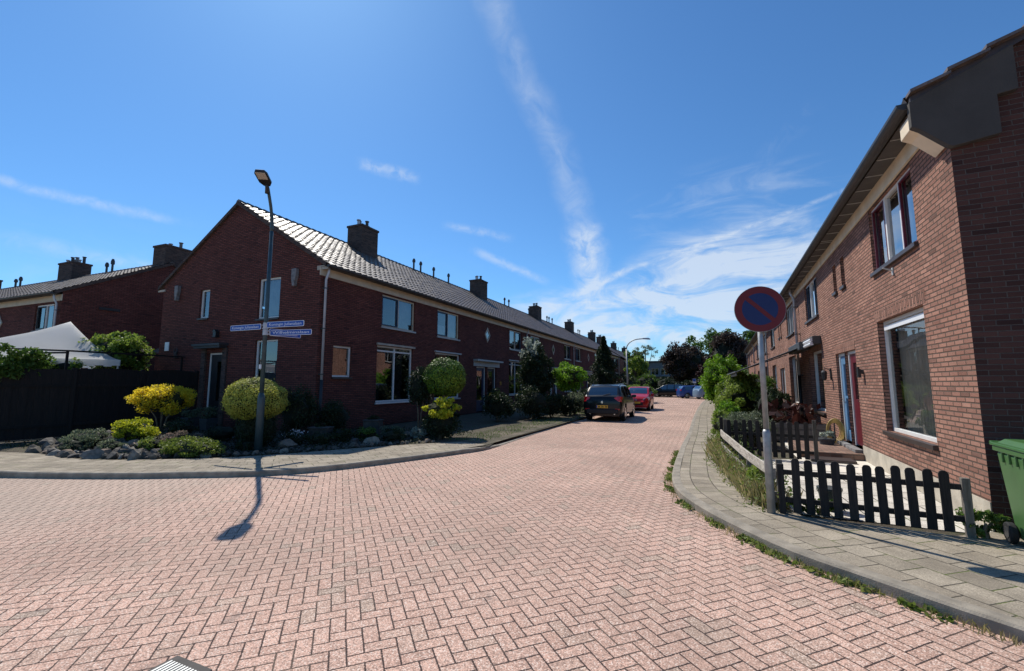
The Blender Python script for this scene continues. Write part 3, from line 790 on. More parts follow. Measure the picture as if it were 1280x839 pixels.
# small paper in the upper window of the first one
m = MB(); m.box(1.0, 1.75, .115, .12, 3.98, 4.4); m.build('taped_paper', 'signwhite', lhs[0])
# next block further down the street
s0 = 62.0
fl = ['first brick terrace house of the block beyond the conifer', 'second brick terrace house of the block beyond the conifer', 'third brick terrace house of the block beyond the conifer', 'furthest brick terrace house, at the far end of the left side']
for p in range(2):
    lhouse('terrace_house', fl[2 * p], s0, 6.12, False, p == 0, [5], k=p, dx=-.3, gR=False)
    lhouse('terrace_house', fl[2 * p + 1], s0 + 6.12, 6.13, True, True, [1], k=p + 1, dx=-.3, gR=p == 1); s0 += 12.25
m = MB(); v = [(0, 0, 0), (0, DL, 0), (0, DL, ZE), (0, DL / 2, ZR), (0, 0, ZE)]
o = [q for q in COL.objects if q.get('label') == fl[0]][0]
m.add(v, [(0, 4, 3, 2, 1)]); m.build('gable_wall', 'brick_r', o)

# ---------------------------------------------------------------- back row on the far left, at right angles
BX, BY, BR = -25.4, 9.25, R(177.5)
def bhouse(label, off_, W, gR, gL, k):
    # facade faces -Y (towards the junction); house x runs to +X, so the last one ends at the gable
    c, s = math.cos(R(2)), math.sin(R(2))
    h = root('back_terrace_house', label, 'house', (BX - (off_ + W) * c, BY - (off_ + W) * s, 0), R(2), 'brick terrace houses behind the party tent')
    u = (W - 3.6, W - .5, 3.95, 5.1) if k == 0 else (1.2, 3.2, 3.95, 5.1)
    u = (W - 2.1, W - .55, 3.95, 5.1) if k == 0 else u
    shell(h, W, 8.4, [u], 5.36, 7.75, 'brick_l', 'tile_far', gableR=gR, gableL=gL, verge=.05, ns=6)
    sash_mat[0] = 'dark'
    window(h, TI, *u, (.5,), 'white', sash=[0], curt=[(0, 1, 0, 1, 'roomdark')], glass='glass')
    if k == 0:
        diamond(h, TI, W - 5.3, 4.45); drain(h, W - .12, 5.35)
        m = MB(Matrix(((0, 1, 0, W), (1, 0, 0, 0), (0, 0, 1, 0), (0, 0, 0, 1))))
        m.box(6.0, 6.35, .002, .1, 4.3, 4.75); m.build('corbel_stone', 'anchor', h)
        m = MB(Matrix(((0, 1, 0, W), (1, 0, 0, 0), (0, 0, 1, 0), (0, 0, 0, 1)))); m.box(1.3, 2.1, .002, .06, 5.0, 5.12); m.build('wall_bracket', 'dark', h)
        chimney(h, W - .55, 4.6, 8.9, 6.6, 1.0, 1.5, 2); vent(h, W - 5.2, 4.1, 8.0, .7); vent(h, W - 5.75, 4.1, 8.0, .55)
    else:
        if k == 1: chimney(h, 3.1, 4.2, 8.85, 7.2, 1.5, .9, 6)
        if k == 2: vent(h, 3.2, 4.1, 8.0, .6); vent(h, 2.6, 4.1, 8.0, .5)
        if k == 3: chimney(h, 4.5, 4.2, 8.85, 7.2, 1.5, .9, 4)
    return h
bhouse('end house of the back row, its dark side gable rising behind the white tent', 0, 6.2, True, False, 0)
bhouse('second house of the back row, carrying the wide chimney with many pots', 6.2, 6.2, False, False, 1)
bhouse('third house of the back row at the photo\'s left edge', 12.4, 6.2, False, False, 2)
bhouse('furthest house of the back row, mostly outside the left edge', 18.6, 6.2, False, True, 3)
# low tiled garage between the rows
h = root('garage', 'low garage with sunlit tiled roof tucked between the two brick rows', 'garage', (-24.3, 12.4, 0), 0)
m = MB(); m.box(0, 4.0, 0, 4, 0, 3.0); m.build('wall', 'brick_l', h)
m = MB(); roof_slope(m, -.1, 4.1, -.2, 3.05, 2.0, 4.3, ns=6); m.build('roof', 'tile', h)
m = MB(); m.tube([(4.0, -.12, 2.8), (4.0, -.12, 0)], .05, 8); m.build('drainpipe', 'zinc', h)

# ---------------------------------------------------------------- right row
TH = R(2.15)
RO = Vector((2.84, 6.67, 0)); RD = Vector((math.sin(TH), math.cos(TH), 0))
def M2(W): # mirror: s (distance from the near corner) -> local x = W - s  (house origin sits at the far end)
    return lambda a, b: (W - b, W - a)
ZE2, ZR2, DR = 4.97, 7.15, 8.6
def rhouse(label, s0, W, plan, gNear=False, k=0, pipe=None, gFar=False):
    """plan: windows as (s_a, s_b, z0, z1) from the house's near edge"""
    o = RO + RD * (s0 + W); f = M2(W)
    h = root('row_house', label, 'house', tuple(o), R(-90) - TH, 'brick row houses right of the street')
    conv = {n: (*f(q[0], q[1]), q[2], q[3]) for n, q in plan.items()}
    # gable on the near side is the local x=W side
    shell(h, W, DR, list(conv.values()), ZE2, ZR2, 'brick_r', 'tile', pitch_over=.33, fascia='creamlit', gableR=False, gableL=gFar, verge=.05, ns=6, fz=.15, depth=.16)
    return h, conv
P1 = dict(up=(1.2, 3.24, 3.62, 4.80), big=(1.24, 3.30, .76, 2.72), nar=(5.24, 5.58, 3.83, 4.5), door=(4.92, 5.86, .2, 2.34))
P2 = dict(up=(2.62, 4.66, 3.62, 4.80), big=(2.62, 4.66, .76, 2.62), nar=(.18, .52, 3.83, 4.5), door=(.0, .9, .2, 2.34))
sash_mat[0] = 'darkred'
RW = 5.86; RW2 = 6.34
rlab = ['nearest brick row house with the large picture window and wine red door', 'brick row house with the blue door and white shutter box over its window',
        'brick row house behind the red leaved plant, black awning on its front', 'brick row house with a pale door beyond the black awning',
        'brick row house just left of the sign post, its upper window under the sign disc', 'brick row house seen left of the sign post above the large green shrub',
        'brick row house near the far end, above the tall shrubs', 'last brick row house on the right, next to the copper coloured trees']
s = 0
rhs = []
for i in range(8):
    A = i % 2 == 0; W = RW if A else RW2
    h, c = rhouse(rlab[i], s, W, P1 if A else P2, k=i, gFar=i == 7)
    rhs.append(h)
    fm = ['white', 'white', 'greyframe', 'white'][i % 4]
    if i == 0:
        sash_mat[0] = 'darkred'
        window(h, TI, *c['up'], (.34, .67), 'white', sash=[0, 2], recess=.05, fw=.035, sw=.03, sp_=.006, curt=[(0, .3, 0, .8, 'curtl'), (.36, .6, 0, 1, 'curtl'), (.75, 1, 0, .9, 'curtl')], silld=.05, glass='glass')
        window(h, TI, *c['big'], (), 'white', recess=.09, fw=.06, curt=[(0, 1, 0, 1, 'curt_refl')], glass='glass_c', silld=.06)  # full width beige sheet imitates the reflection in this window
        m = MB(); q = c['big']; m.box(q[0] + .07, q[1] - .07, .075, .088, q[3] - .17, q[3] - .09); m.build('window_vent', 'signwhite', h)
        door(h, TI, *c['door'], 'darkred', 'white', recess=.06, hside=1, glaz=(.25, .8, .5, .9))
    else:
        sash_mat[0] = ['greyframe', 'navy', 'greyframe', 'dark'][i % 4]
        window(h, TI, *c['up'], (.34, .67), fm, sash=[0, 2], recess=.05, fw=.035, sw=.03, sp_=.006, curt=[(0, .4, 0, 1, 'curtl'), (.75, 1, 0, 1, 'curtl')], glass='glass')
        window(h, TI, *c['big'], () if i == 1 else (.5,), 'white', recess=.13, fw=.07, curt=[(0, 1, 0, 1, 'curt')] if i == 1 else [(.0, .2, 0, 1, 'curtl')], glass='glass_s', blind=.25 if i == 1 else None)
        door(h, TI, *c['door'], ['darkred', 'blue', 'white', 'darkred'][i % 4], 'white', recess=.06, hside=-1, glaz=(.25, .8, .12 if i == 1 else .4, .9), split=i == 1)
    window(h, TI, *c['nar'], (), 'greyframe', recess=.11, fw=.04, curt=[(0, 1, 0, 1, 'roomdark')], silld=.05)
    # soldier course over the openings
    m = MB()
    for n in ('big', 'door'):
        q = c[n]; m.box(q[0] - .1 if n == 'big' else q[0], q[1] + .1 if n == 'big' else q[1], -.003, .0, q[3] + .002, q[3] + .2)
    m.build('soldier_course', 'brick_r', h, flip=True, sep=True)
    if i % 2 == 1: drain(h, .12 if i != 1 else .12, 5.0, low=1.9)
    m = MB(); m.box(0 if i else .95, W, -.012, -.001, -.03, .30 if i == 0 else .16); m.build('plinth', 'plinth', h)
    if i % 2 == 1: chimney(h, 0, DR / 2, 8.5, 7.2, 1.2, .9, 3)
    s += W
REND = s
# step under the doors, soffit panels and gable of the nearest house
h = rhs[0]
TN = Matrix(((0, 1, 0, RW), (1, 0, 0, 0), (0, 0, 1, 0), (0, 0, 0, 1)))  # x into the plot, y outward (towards the camera side)
m = MB(); 
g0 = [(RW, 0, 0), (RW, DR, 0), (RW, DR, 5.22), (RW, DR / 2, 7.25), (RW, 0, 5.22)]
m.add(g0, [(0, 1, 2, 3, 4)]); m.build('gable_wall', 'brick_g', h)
m = MB(TN); m.prism([(-.36, 5.02), (-.36, 4.74), (-.28, 4.68), (-.04, 4.42), (.0, 4.40), (.42, 4.46), (.42, 4.93), (.60, 4.95), (.60, 5.50), (-.36, 5.06)], .003, .09); m.build('gutter_stone', 'gablestone', h, bevel=.006)
m = MB(TN); m.prism([(-.34, 4.76), (-.24, 4.70), (-.02, 4.46), (-.02, 4.86), (-.34, 4.94)], -.34, .0025); m.build('corner_corbel_lit', 'creamlit', h, bevel=.008)  # side of the gutter stone; bounced light on it is put into the pale colour
m = MB(TN); n = 13
for i in range(n):
    t0, t1 = i / n, (i + 1) / n; L = DR / 2 + .33
    ya, yb = -.33 + L * t0, -.33 + L * t1; za = 5.13 + (7.33 - 5.13) * t0; zb = 5.13 + (7.33 - 5.13) * t1
    m.add([(ya - .03, -.10, za + .02), (yb, -.10, zb - .02), (yb, .16, zb - .02), (ya - .03, .16, za + .02), (ya - .03, -.10, za + .06), (yb, -.10, zb + .015), (yb, .16, zb + .015), (ya - .03, .16, za + .06)],
          [(3, 2, 1, 0), (4, 5, 6, 7), (0, 1, 5, 4), (1, 2, 6, 5), (2, 3, 7, 6), (3, 0, 4, 7)])
m.build('verge_tiles', 'tile', h, sep=True)
m = MB(TN); m.add([(-.34, .003, 5.14), (-.34, .07, 5.14), (4.3, .07, 7.34), (4.3, .003, 7.34), (-.34, .003, 5.05), (-.34, .07, 5.05), (4.3, .07, 7.2), (4.3, .003, 7.2)], [(0, 1, 2, 3), (7, 6, 5, 4), (0, 4, 5, 1), (1, 5, 6, 2), (3, 2, 6, 7)])
m.build('verge_board', 'sill', h, sep=True)
for hh in rhs[:4]:
    m = MB()
    W = RW if hh in rhs[::2] else RW2
    x = 0
    while x < W: m.box(x, x + .012, -.28, -.04, ZE2 + .075, ZE2 + .088); x += .62
    m.build('soffit_joint', 'greyframe', hh, sep=True)
m = MB(); m.tube([(RW - 2.25, 0, 3.44), (RW - 2.25, -.13, 3.5)], .014, 8); m.box(RW - 2.28, RW - 2.22, -.015, 0, 3.37, 3.49); m.build('flag_holder', 'greyframe', h)
m = MB(); m.box(RW - 4.76 - .03, RW - 4.76 + .03, -.03, -.002, 1.75, 1.95); m.build('doorbell', 'dark', h)
m = MB(); m.tube([(RW - 4.45, -.002, 1.84), (RW - 4.45, -.09, 1.84)], [.05, .04], 10); m.box(RW - 4.5, RW - 4.4, -.10, -.05, 1.72, 1.9); m.build('wall_lamp', 'dark', h)
m = MB(); x = RW2 - 1.55; m.box(x - .04, x + .04, -.03, -.002, 1.7, 2.0); m.tube([(x, -.03, 1.95), (x, -.14, 2.02), (x, -.16, 1.95)], .012, 6); m.tube([(x, -.16, 1.95), (x, -.16, 1.9), (x, -.16, 1.72), (x, -.16, 1.68)], [.03, .07, .055, .02], 8); m.build('wall_lantern', 'dark', rhs[1])
# roller shutter box with white louvre front
q = (RW2 - 4.75, RW2 - 2.5)
m = MB(); m.box(q[0], q[1], -.22, -.002, 2.74, 2.98); o = m.build('shutter_box', 'greyboard', rhs[1], bevel=.02)
m = MB(); m.tube([(q[0] + .01, -.235, 2.86), (q[1] - .01, -.235, 2.86)], .05, 8); m.tube([(q[0] + .01, -.235, 2.75), (q[1] - .01, -.235, 2.75)], .05, 8); m.build('shutter_slat', 'signwhite', o)
# shared brick doorstep and grey mats
o = root('doorstep', 'wide low brick doorstep below the blue and wine red doors', 'doorstep', tuple(RO + RD * 6.9), R(-90) - TH)
m = MB(); m.box(0, 2.1, -1.15, -.02, -.02, .13); m.build('brick_platform', 'step', o, bevel=.01)
m = MB(); m.box(.28, 1.0, -.14, .14, .131, .20); m.box(1.1, 1.95, -.14, .14, .131, .20); m.build('threshold', 'anchor', o, bevel=.006, sep=True)
o = root('doormat', 'dark flat slab lying against the front of the brick doorstep', 'doormat', tuple(RO + RD * 4.55 + Vector((-.62, 0, 0))), R(-90) - TH)
m = MB(); m.box(-.2, .28, -.42, .35, -.012, .05); m.build('mat', 'sill', o, bevel=.01)
# black awning
c = math.cos
o = root('awning', 'black sun awning stretched out over the front garden of a right hand house', 'awning', (3.22, 18.9, 0), R(-90) - TH)
m = MB(); m.box(-.0, 2.6, -.30, -.02, 2.66, 2.92); m.build('awning_case', 'gutter', o, bevel=.02)
m = MB(); n = 6
m.add([(-2.3, -2.35, 1.98), (1.9, -2.1, 2.0), (2.2, -.1, 2.82), (-2.3, -.1, 2.82)], [(0, 1, 2, 3)]); m.add([(-2.3, -2.35, 1.99), (1.9, -2.1, 2.01), (1.9, -2.1, 1.86), (-2.3, -2.35, 1.84)], [(0, 1, 2, 3)]); m.build('awning_cloth', 'black', o)
m = MB(); m.tube([(-2.3, -2.35, 1.98), (1.9, -2.1, 2.0)], .035, 8); m.tube([(1.9, -2.1, 2.0), (2.2, -.1, 2.82)], .02, 8); m.tube([(-2.3, -2.35, 1.98), (-2.3, -.1, 2.78)], .02, 8); m.build('awning_bar', 'gutter', o)

# ---------------------------------------------------------------- lettering
def lettering(text, parent, M, size, mat, width=None, name='lettering'):
    cu = bpy.data.curves.new(name, 'FONT'); cu.body = text; cu.size = size; cu.align_x = 'CENTER'; cu.align_y = 'CENTER'; cu.extrude = .0006; cu.resolution_u = 3
    t = bpy.data.objects.new(name, cu); COL.objects.link(t)
    dg = bpy.context.evaluated_depsgraph_get(); me = bpy.data.meshes.new_from_object(t.evaluated_get(dg))
    bpy.data.objects.remove(t); bpy.data.curves.remove(cu)
    w = max(v.co.x for v in me.vertices) - min(v.co.x for v in me.vertices)
    me.transform(M @ Matrix.Diagonal(((width / w) if width else 1, 1, 1, 1))); me.materials.clear(); me.materials.append(MT[mat])
    o = bpy.data.objects.new(name, me); COL.objects.link(o); o.parent = parent; return o

# ---------------------------------------------------------------- street lamp with name plates
LP = Vector((-9.66, 7.2, 0))
o = root('street_lamp', 'tall dark green street lamp with a bent arm and flat head beside the round bush', 'street lamp', tuple(LP))
m = MB(); m.tube([(0, 0, -.05), (0, 0, 1.25), (0, 0, 1.38)], [.085, .083, .052], 16); m.build('base', 'lampgreen', o, smooth=True)
d = Vector((.54, -.84, 0)).normalized()
bend = [(0, 0, 1.3), (0, 0, 3.4), (0, 0, 5.35)]
m = MB(); m.tube(bend, [.052, .047, .042], 14); m.build('pole', 'lampgreen', o, smooth=True)
pts = []
for k in range(9):
    t = k / 8; a = t * R(34); pts.append(tuple(d * (1.1 * (1 - math.cos(a)) * 1.2) + Vector((0, 0, 5.35 + 1.1 * math.sin(a) * 1.15))))
last = Vector(pts[-1]); dirn = (d * math.sin(R(34)) + Vector((0, 0, math.cos(R(34))))).normalized(); pts.append(tuple(last + dirn * .30))
m = MB(); m.tube(pts, [.042] * 5 + [.036] * 5, 14); m.build('arm', 'lampgreen', o, smooth=True)
hp = last + dirn * .30
ang = math.atan2(d.y, d.x)
TH_ = Matrix.Translation(hp) @ Matrix.Rotation(ang, 4, 'Z') @ Matrix.Rotation(R(-16), 4, 'Y')
m = MB(TH_); m.tube([(-.02, 0, -.16), (.03, 0, -.02), (.10, 0, .02)], [.046, .046, .04], 12); m.build('neck', 'lampdark', o, smooth=True)
m = MB(TH_)
po = [(.04, -.07), (.16, -.14), (.46, -.145), (.55, -.10), (.55, .10), (.46, .145), (.16, .14), (.04, .07)]
vs = [(x, y, .0) for x, y in po] + [(x * .97 + .01, y * .95, .06) for x, y in po]; n = 8
m.add(vs, [tuple(range(n - 1, -1, -1)), tuple(range(n, 2 * n))] + [(i, (i + 1) % n, n + (i + 1) % n, n + i) for i in range(n)])
hd = m.build('lamp_head', 'lampdark', o, bevel=.012)
m = MB(TH_); m.box(.29, .51, -.105, .105, -.012, -.0005); m.build('lens', 'lens', hd)
m = MB(); m.box(-.03, .03, -.092, -.07, 1.95, 2.05); m.build('sticker', 'signwhite', o)

def nameplate(label, z, ang, x0, L, lines, H=.15, yoff=-.055, back=False):
    H *= .88
    """plate along direction ang, starting x0 from the pole axis; y- side faces the reader"""
    s = root('street_name_sign', label, 'street sign', tuple(LP + Vector((0, 0, z))), ang, 'street name plates on the lamp')
    def rr(x0, x1, z0, z1, r, y):
        P = []
        for cx_, cz_, a0 in ((x1 - r, z1 - r, 0), (x0 + r, z1 - r, 90), (x0 + r, z0 + r, 180), (x1 - r, z0 + r, 270)):
            for k in range(5): a = R(a0 + k * 22.5); P.append((cx_ + r * math.cos(a), cz_ + r * math.sin(a)))
        return P
    m = MB(); m.prism(rr(x0, x0 + L, -H / 2, H / 2, .03, 0), yoff, yoff + .012); m.build('border', 'signwhite', s)
    m = MB(); m.prism(rr(x0 + .010, x0 + L - .010, -H / 2 + .010, H / 2 - .010, .022, 0), yoff - .002, yoff + .014); m.build('plate', 'nameblue', s)
    n = len(lines)
    for i, (t, sz, w) in enumerate(lines):
        zz = 0 if n == 1 else (.035 if i == 0 else -.03)
        M = Matrix.Translation((x0 + L / 2, yoff - .003, zz)) @ Matrix.Rotation(R(90), 4, 'X')
        lettering(t, s, M, sz * .86, 'signwhite', w)
    m = MB(); e = x0 if x0 > 0 else x0 + L
    m.box(min(e, 0), max(e, 0), -.02, .02, -.05, -.03); m.box(min(e, 0), max(e, 0), -.02, .02, .03, .05)
    m.tube([(0, 0, -.06), (0, 0, .06)], .058, 12); m.build('clamp', 'zinc', s); return s
nameplate('blue street name plate reading Koningin Julianalaan, left of the lamp pole', 2.97, R(2), -1.16, 1.06, [('Koningin Julianalaan', .11, .92)], .155)
nameplate('blue street name plate reading Koningin Julianalaan, upper one right of the lamp pole', 3.00, R(6), .09, 1.10, [('Koningin Julianalaan', .11, .96)], .155)
nameplate('two line blue plate reading Koningin Wilhelminalaan below the right hand plate', 2.84, R(78), .07, .78, [('Koningin', .055, .25), ('Wilhelminalaan', .075, .60)], .20)
nameplate('rearmost blue name plate, only its end showing at the right behind the two line plate', 2.82, R(12), .10, 1.12, [('Wilhelminalaan', .11, 1.0)], .15, yoff=.05)

# ---------------------------------------------------------------- no parking sign
o = root('no_parking_sign', 'round blue and red no parking sign on a galvanised post by the picket fence', 'road sign', (.70, 6.46, 0), R(6))
m = MB(); m.tube([(0, 0, -.05), (0, 0, .98), (0, 0, 1.02)], [.048, .048, .036], 16); m.build('post_sleeve', 'galv', o, smooth=True)
m = MB(); m.tube([(0, 0, 1.0), (0, 0, 2.72)], .033, 16); m.build('post', 'galv', o, smooth=True)
def disc(r0, r1, y, n=48):
    m = MB(Matrix.Translation((0, 0, 2.56)))
    if r0 == 0: m.add([(r1 * math.cos(2 * PI * k / n), y, r1 * math.sin(2 * PI * k / n)) for k in range(n)], [tuple(range(n))])
    else:
        m.add([(r * math.cos(2 * PI * k / n), y, r * math.sin(2 * PI * k / n)) for r in (r0, r1) for k in range(n)], [(k, (k + 1) % n, n + (k + 1) % n, n + k) for k in range(n)])
    return m
RS = .30
m = MB(Matrix.Translation((0, 0, 2.56))); n = 48
vs = [(RS * math.cos(2 * PI * k / n), y, RS * math.sin(2 * PI * k / n)) for y in (-.058, -.043) for k in range(n)]
m.add(vs, [tuple(range(n - 1, -1, -1)), tuple(range(n, 2 * n))] + [(k, (k + 1) % n, n + (k + 1) % n, n + k) for k in range(n)])
f = m.build('sign_disc', 'signback', o)
disc(RS * .70, RS * .985, -.0605).build('ring', 'signred', f)
disc(0, RS * .71, -.0595).build('face', 'signblue', f)
m = MB(Matrix.Translation((0, 0, 2.56)) @ Matrix.Rotation(R(45), 4, 'Y')); m.box(-RS * .72, RS * .72, -.0625, -.0600, -.026, .026); m.build('bar', 'signred', f)
m = MB(); 
for z in (2.44, 2.66): m.box(-.05, .05, -.043, .04, z - .015, z + .015)
m.build('clamp', 'galv', f)

# ---------------------------------------------------------------- fences on the right
def picket(A, B, n, label, hp=.66, posts=(0, 1), w=.085, hpost=.66, seed=1):
    A, B = Vector((*A, 0)), Vector((*B, 0)); L = (B - A).length; ang = math.atan2(B.y - A.y, B.x - A.x)
    r = random.Random(seed)
    o = root('picket_fence', label, 'fence', tuple(A), ang)
    m = MB(); m.box(.0, L, -.012, .022, .14, .20); m.build('rail', 'woodblack', o, bevel=.004)
    m = MB(); m.box(.0, L, -.012, .022, .47, .53); m.build('rail', 'woodblack', o, bevel=.004)
    for i in range(n):
        x = .16 + (L - .32) * i / (n - 1) + r.uniform(-.008, .008); h = hp + r.uniform(-.012, .012)
        m = MB(Matrix.Translation((x, 0, 0)) @ Matrix.Rotation(r.uniform(-.02, .02), 4, 'Y'))
        P = [(-w / 2, .03), (w / 2, .03), (w / 2, h - .035), (w * .36, h - .008), (w * .14, h), (-w * .14, h), (-w * .36, h - .008), (-w / 2, h - .035)]
        m.prism(P, -.034, -.014); m.build('picket', 'woodblack', o, bevel=.003)
    for t in posts:
        m = MB(); m.box(t * L - .035, t * L + .035, -.035, .035, -.05, hpost); m.build('post', 'woodpost' if t == 1 else 'woodblack', o, bevel=.006)
    return o
picket((.83, 6.50), (2.50, 6.32), 11, 'low dark picket fence nearest the camera, between the sign post and the house', hp=.67, hpost=.60)
picket((.32, 11.15), (2.06, 10.95), 11, 'second dark picket fence, behind the first one at the pale garden path', hp=.80, hpost=.84, seed=4)
o = root('rail_fence', 'weathered grey two rail fence leaning along the pavement beside the weeds', 'fence', (0, 0, 0))
rl = [(.30, 10.9), (.33, 10.2), (.45, 9.0), (.60, 7.8), (.78, 6.62)]
for z0_, z1_ in ((.52, .47), (.25, .18)):
    m = MB(); vs = []; fs = []; n = len(rl) * 4
    pp = resample(rl, .3); n = len(pp)
    for i, p in enumerate(pp):
        t = i / (n - 1); z = z0_ + (z1_ - z0_) * t + .02 * math.sin(t * 5); hh = .065
        for dx, dz in ((-.014, -hh), (.014, -hh), (.014, hh), (-.014, hh)): vs.append((p.x + dx, p.y, z + dz))
    for i in range(n - 1):
        for k in range(4): fs.append((i * 4 + k, i * 4 + (k + 1) % 4, i * 4 + 4 + (k + 1) % 4, i * 4 + 4 + k))
    fs += [(3, 2, 1, 0), tuple((n - 1) * 4 + k for k in range(4))]
    m.add(vs, fs); m.build('rail', 'woodgrey', o)
for x, y, hh in ((.34, 10.8, .82), (.50, 8.9, .5), (.56, 8.1, .48), (.80, 6.72, .62)):
    m = MB(); m.box(x + .01, x + .08, y - .035, y + .035, -.05, hh); m.build('post', 'woodpost', o, bevel=.006)

# ---------------------------------------------------------------- wheelie bin
o = root('wheelie_bin', 'green wheelie bin standing against the shaded gable at the right edge', 'bin', (3.02, 5.98, 0), R(-6))
m = MB()
def taper(m, z0, z1, w0, w1, d0, d1, mi=0, y0=0, y1=0):
    m.add([(-w0, -d0 + y0, z0), (w0, -d0 + y0, z0), (w0, d0 + y0, z0), (-w0, d0 + y0, z0), (-w1, -d1 + y1, z1), (w1, -d1 + y1, z1), (w1, d1 + y1, z1), (-w1, d1 + y1, z1)],
          [(3, 2, 1, 0), (4, 5, 6, 7), (0, 1, 5, 4), (1, 2, 6, 5), (2, 3, 7, 6), (3, 0, 4, 7)], mi)
taper(m, .05, .90, .22, .275, .24, .34, y0=.02)
b = m.build('body', 'bingreen', o, bevel=.03)
m = MB(); taper(m, .90, .955, .292, .292, .362, .362)
for sx in (-1, 1):
    for y in (-.24, -.1, .04, .18): m.box(sx * .277 - .013, sx * .277 + .013, y - .012, y + .012, .80, .899)
m.build('rim', 'bingreen', b, bevel=.008)
m = MB(); taper(m, .957, .985, .305, .30, .375, .37); taper(m, .985, 1.03, .27, .22, .31, .27)
m.box(-.29, -.22, .37, .43, .95, .99); m.box(.22, .29, .37, .43, .95, .99); m.tube([(-.29, .41, .98), (.29, .41, .98)], .016, 8)
m.build('lid', 'binlid', o, bevel=.012)
for sx in (-1, 1):
    m = MB(); m.tube([(sx * .235, .24, .10), (sx * .295, .24, .10)], .10, 20); w = m.build('wheel', 'rubber', o, bevel=.012)
    m = MB(); m.tube([(sx * .29, .24, .10), (sx * .299, .24, .10)], .055, 16); m.build('rim', 'gutter', w)

# ---------------------------------------------------------------- foliage helpers
def leaves(P, size, parent, mat, name='foliage', aspect=.55, nrm=None, droop=0.0, jit=.35, nj=.7):
    n = len(P); P = np.asarray(P, dtype=np.float64)
    a = rng.normal(size=(n, 3)); a /= np.linalg.norm(a, axis=1)[:, None]
    if nrm is not None:
        N = nrm + rng.normal(size=(n, 3)) * nj; N /= np.linalg.norm(N, axis=1)[:, None]
        a = np.cross(N, a); a /= np.linalg.norm(a, axis=1)[:, None] + 1e-9; b = np.cross(N, a)
    else:
        c = rng.normal(size=(n, 3)); b = np.cross(a, c); b /= np.linalg.norm(b, axis=1)[:, None] + 1e-9
    if droop: a[:, 2] += droop; a /= np.linalg.norm(a, axis=1)[:, None]
    s = size * (1 + rng.uniform(-jit, jit, n))[:, None]
    V = np.empty((n, 4, 3)); V[:, 0] = P - a * s * .5; V[:, 1] = P + b * s * .5 * aspect; V[:, 2] = P + a * s * .55; V[:, 3] = P - b * s * .5 * aspect
    me = bpy.data.meshes.new(name); me.vertices.add(4 * n); me.vertices.foreach_set('co', V.reshape(-1).astype(np.float32))
    me.loops.add(4 * n); me.loops.foreach_set('vertex_index', np.arange(4 * n, dtype=np.int32))
    me.polygons.add(n); me.polygons.foreach_set('loop_start', np.arange(0, 4 * n, 4, dtype=np.int32)); me.polygons.foreach_set('loop_total', np.full(n, 4, dtype=np.int32))
    me.materials.append(MT[mat]); me.update(); me.validate()
    o = bpy.data.objects.new(name, me); COL.objects.link(o)
    if parent: o.parent = parent
    return o
def sph(n):
    d = rng.normal(size=(n, 3)); return d / np.linalg.norm(d, axis=1)[:, None]
def crown_pts(n, rad, c, clumps=24, cr=.42, shell=.55, flat=0.0, up=False):
    """leaf positions in clumps spread through an ellipsoid"""
    d = sph(clumps); 
    if up: d[:, 2] = np.abs(d[:, 2]) * 1.1 - .15
    rr = shell + (1 - shell) * rng.random(clumps); C = d * rr[:, None] * (1 - cr * .6)
    C = np.vstack([C, rng.normal(size=(max(2, clumps // 5), 3)) * .25]); w = rng.uniform(.5, 1.2, len(C))
    k = rng.choice(len(C), n, p=w / w.sum()); q = sph(n) * (rng.random(n) ** .45)[:, None]
    P = C[k] + q * cr * rng.uniform(.65, 1.15, len(C))[k][:, None]
    return P * np.array(rad) + np.array(c), q
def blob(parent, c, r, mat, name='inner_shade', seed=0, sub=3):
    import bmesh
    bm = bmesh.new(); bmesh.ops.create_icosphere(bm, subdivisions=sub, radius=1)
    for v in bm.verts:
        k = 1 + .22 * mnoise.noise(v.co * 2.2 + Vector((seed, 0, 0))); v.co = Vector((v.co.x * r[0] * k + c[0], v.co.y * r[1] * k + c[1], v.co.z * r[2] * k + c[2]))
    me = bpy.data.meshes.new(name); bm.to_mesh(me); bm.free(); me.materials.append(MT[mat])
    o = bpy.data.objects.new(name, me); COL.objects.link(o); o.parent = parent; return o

def bush(name, label, loc, rad, zc, n, size, mat, group=None, clumps=30, cr=.38, core='core_d', stems=3, shell=.7, cat='bush', stemr=.03, kcore=.62, spread=.35, stemmat='stem'):
    o = root(name, label, cat, (loc[0], loc[1], loc[2] if len(loc) > 2 else 0), 0, group)
    P, q = crown_pts(n, rad, (0, 0, zc), clumps, cr, shell)
    P = P[P[:, 2] > .01]; leaves(P, size, o, mat)
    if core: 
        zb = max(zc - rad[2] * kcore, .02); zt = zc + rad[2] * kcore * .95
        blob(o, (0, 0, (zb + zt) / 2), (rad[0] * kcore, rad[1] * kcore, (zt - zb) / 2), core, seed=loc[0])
    m = MB(); base = max(zc - rad[2] * .4, .1)
    for k in range(stems):
        a = 2 * PI * k / max(stems, 1) + .6; 
        m.tube([(.04 * math.cos(a), .04 * math.sin(a), -.03), (spread * .35 * rad[0] * math.cos(a), spread * .35 * rad[1] * math.sin(a), base * .55), (spread * rad[0] * math.cos(a) * 1.1, spread * rad[1] * math.sin(a) * 1.1, base + rad[2] * .3)], [stemr, stemr * .75, stemr * .4], 7)
    if stems: m.build('stem', stemmat, o, smooth=True)
    return o
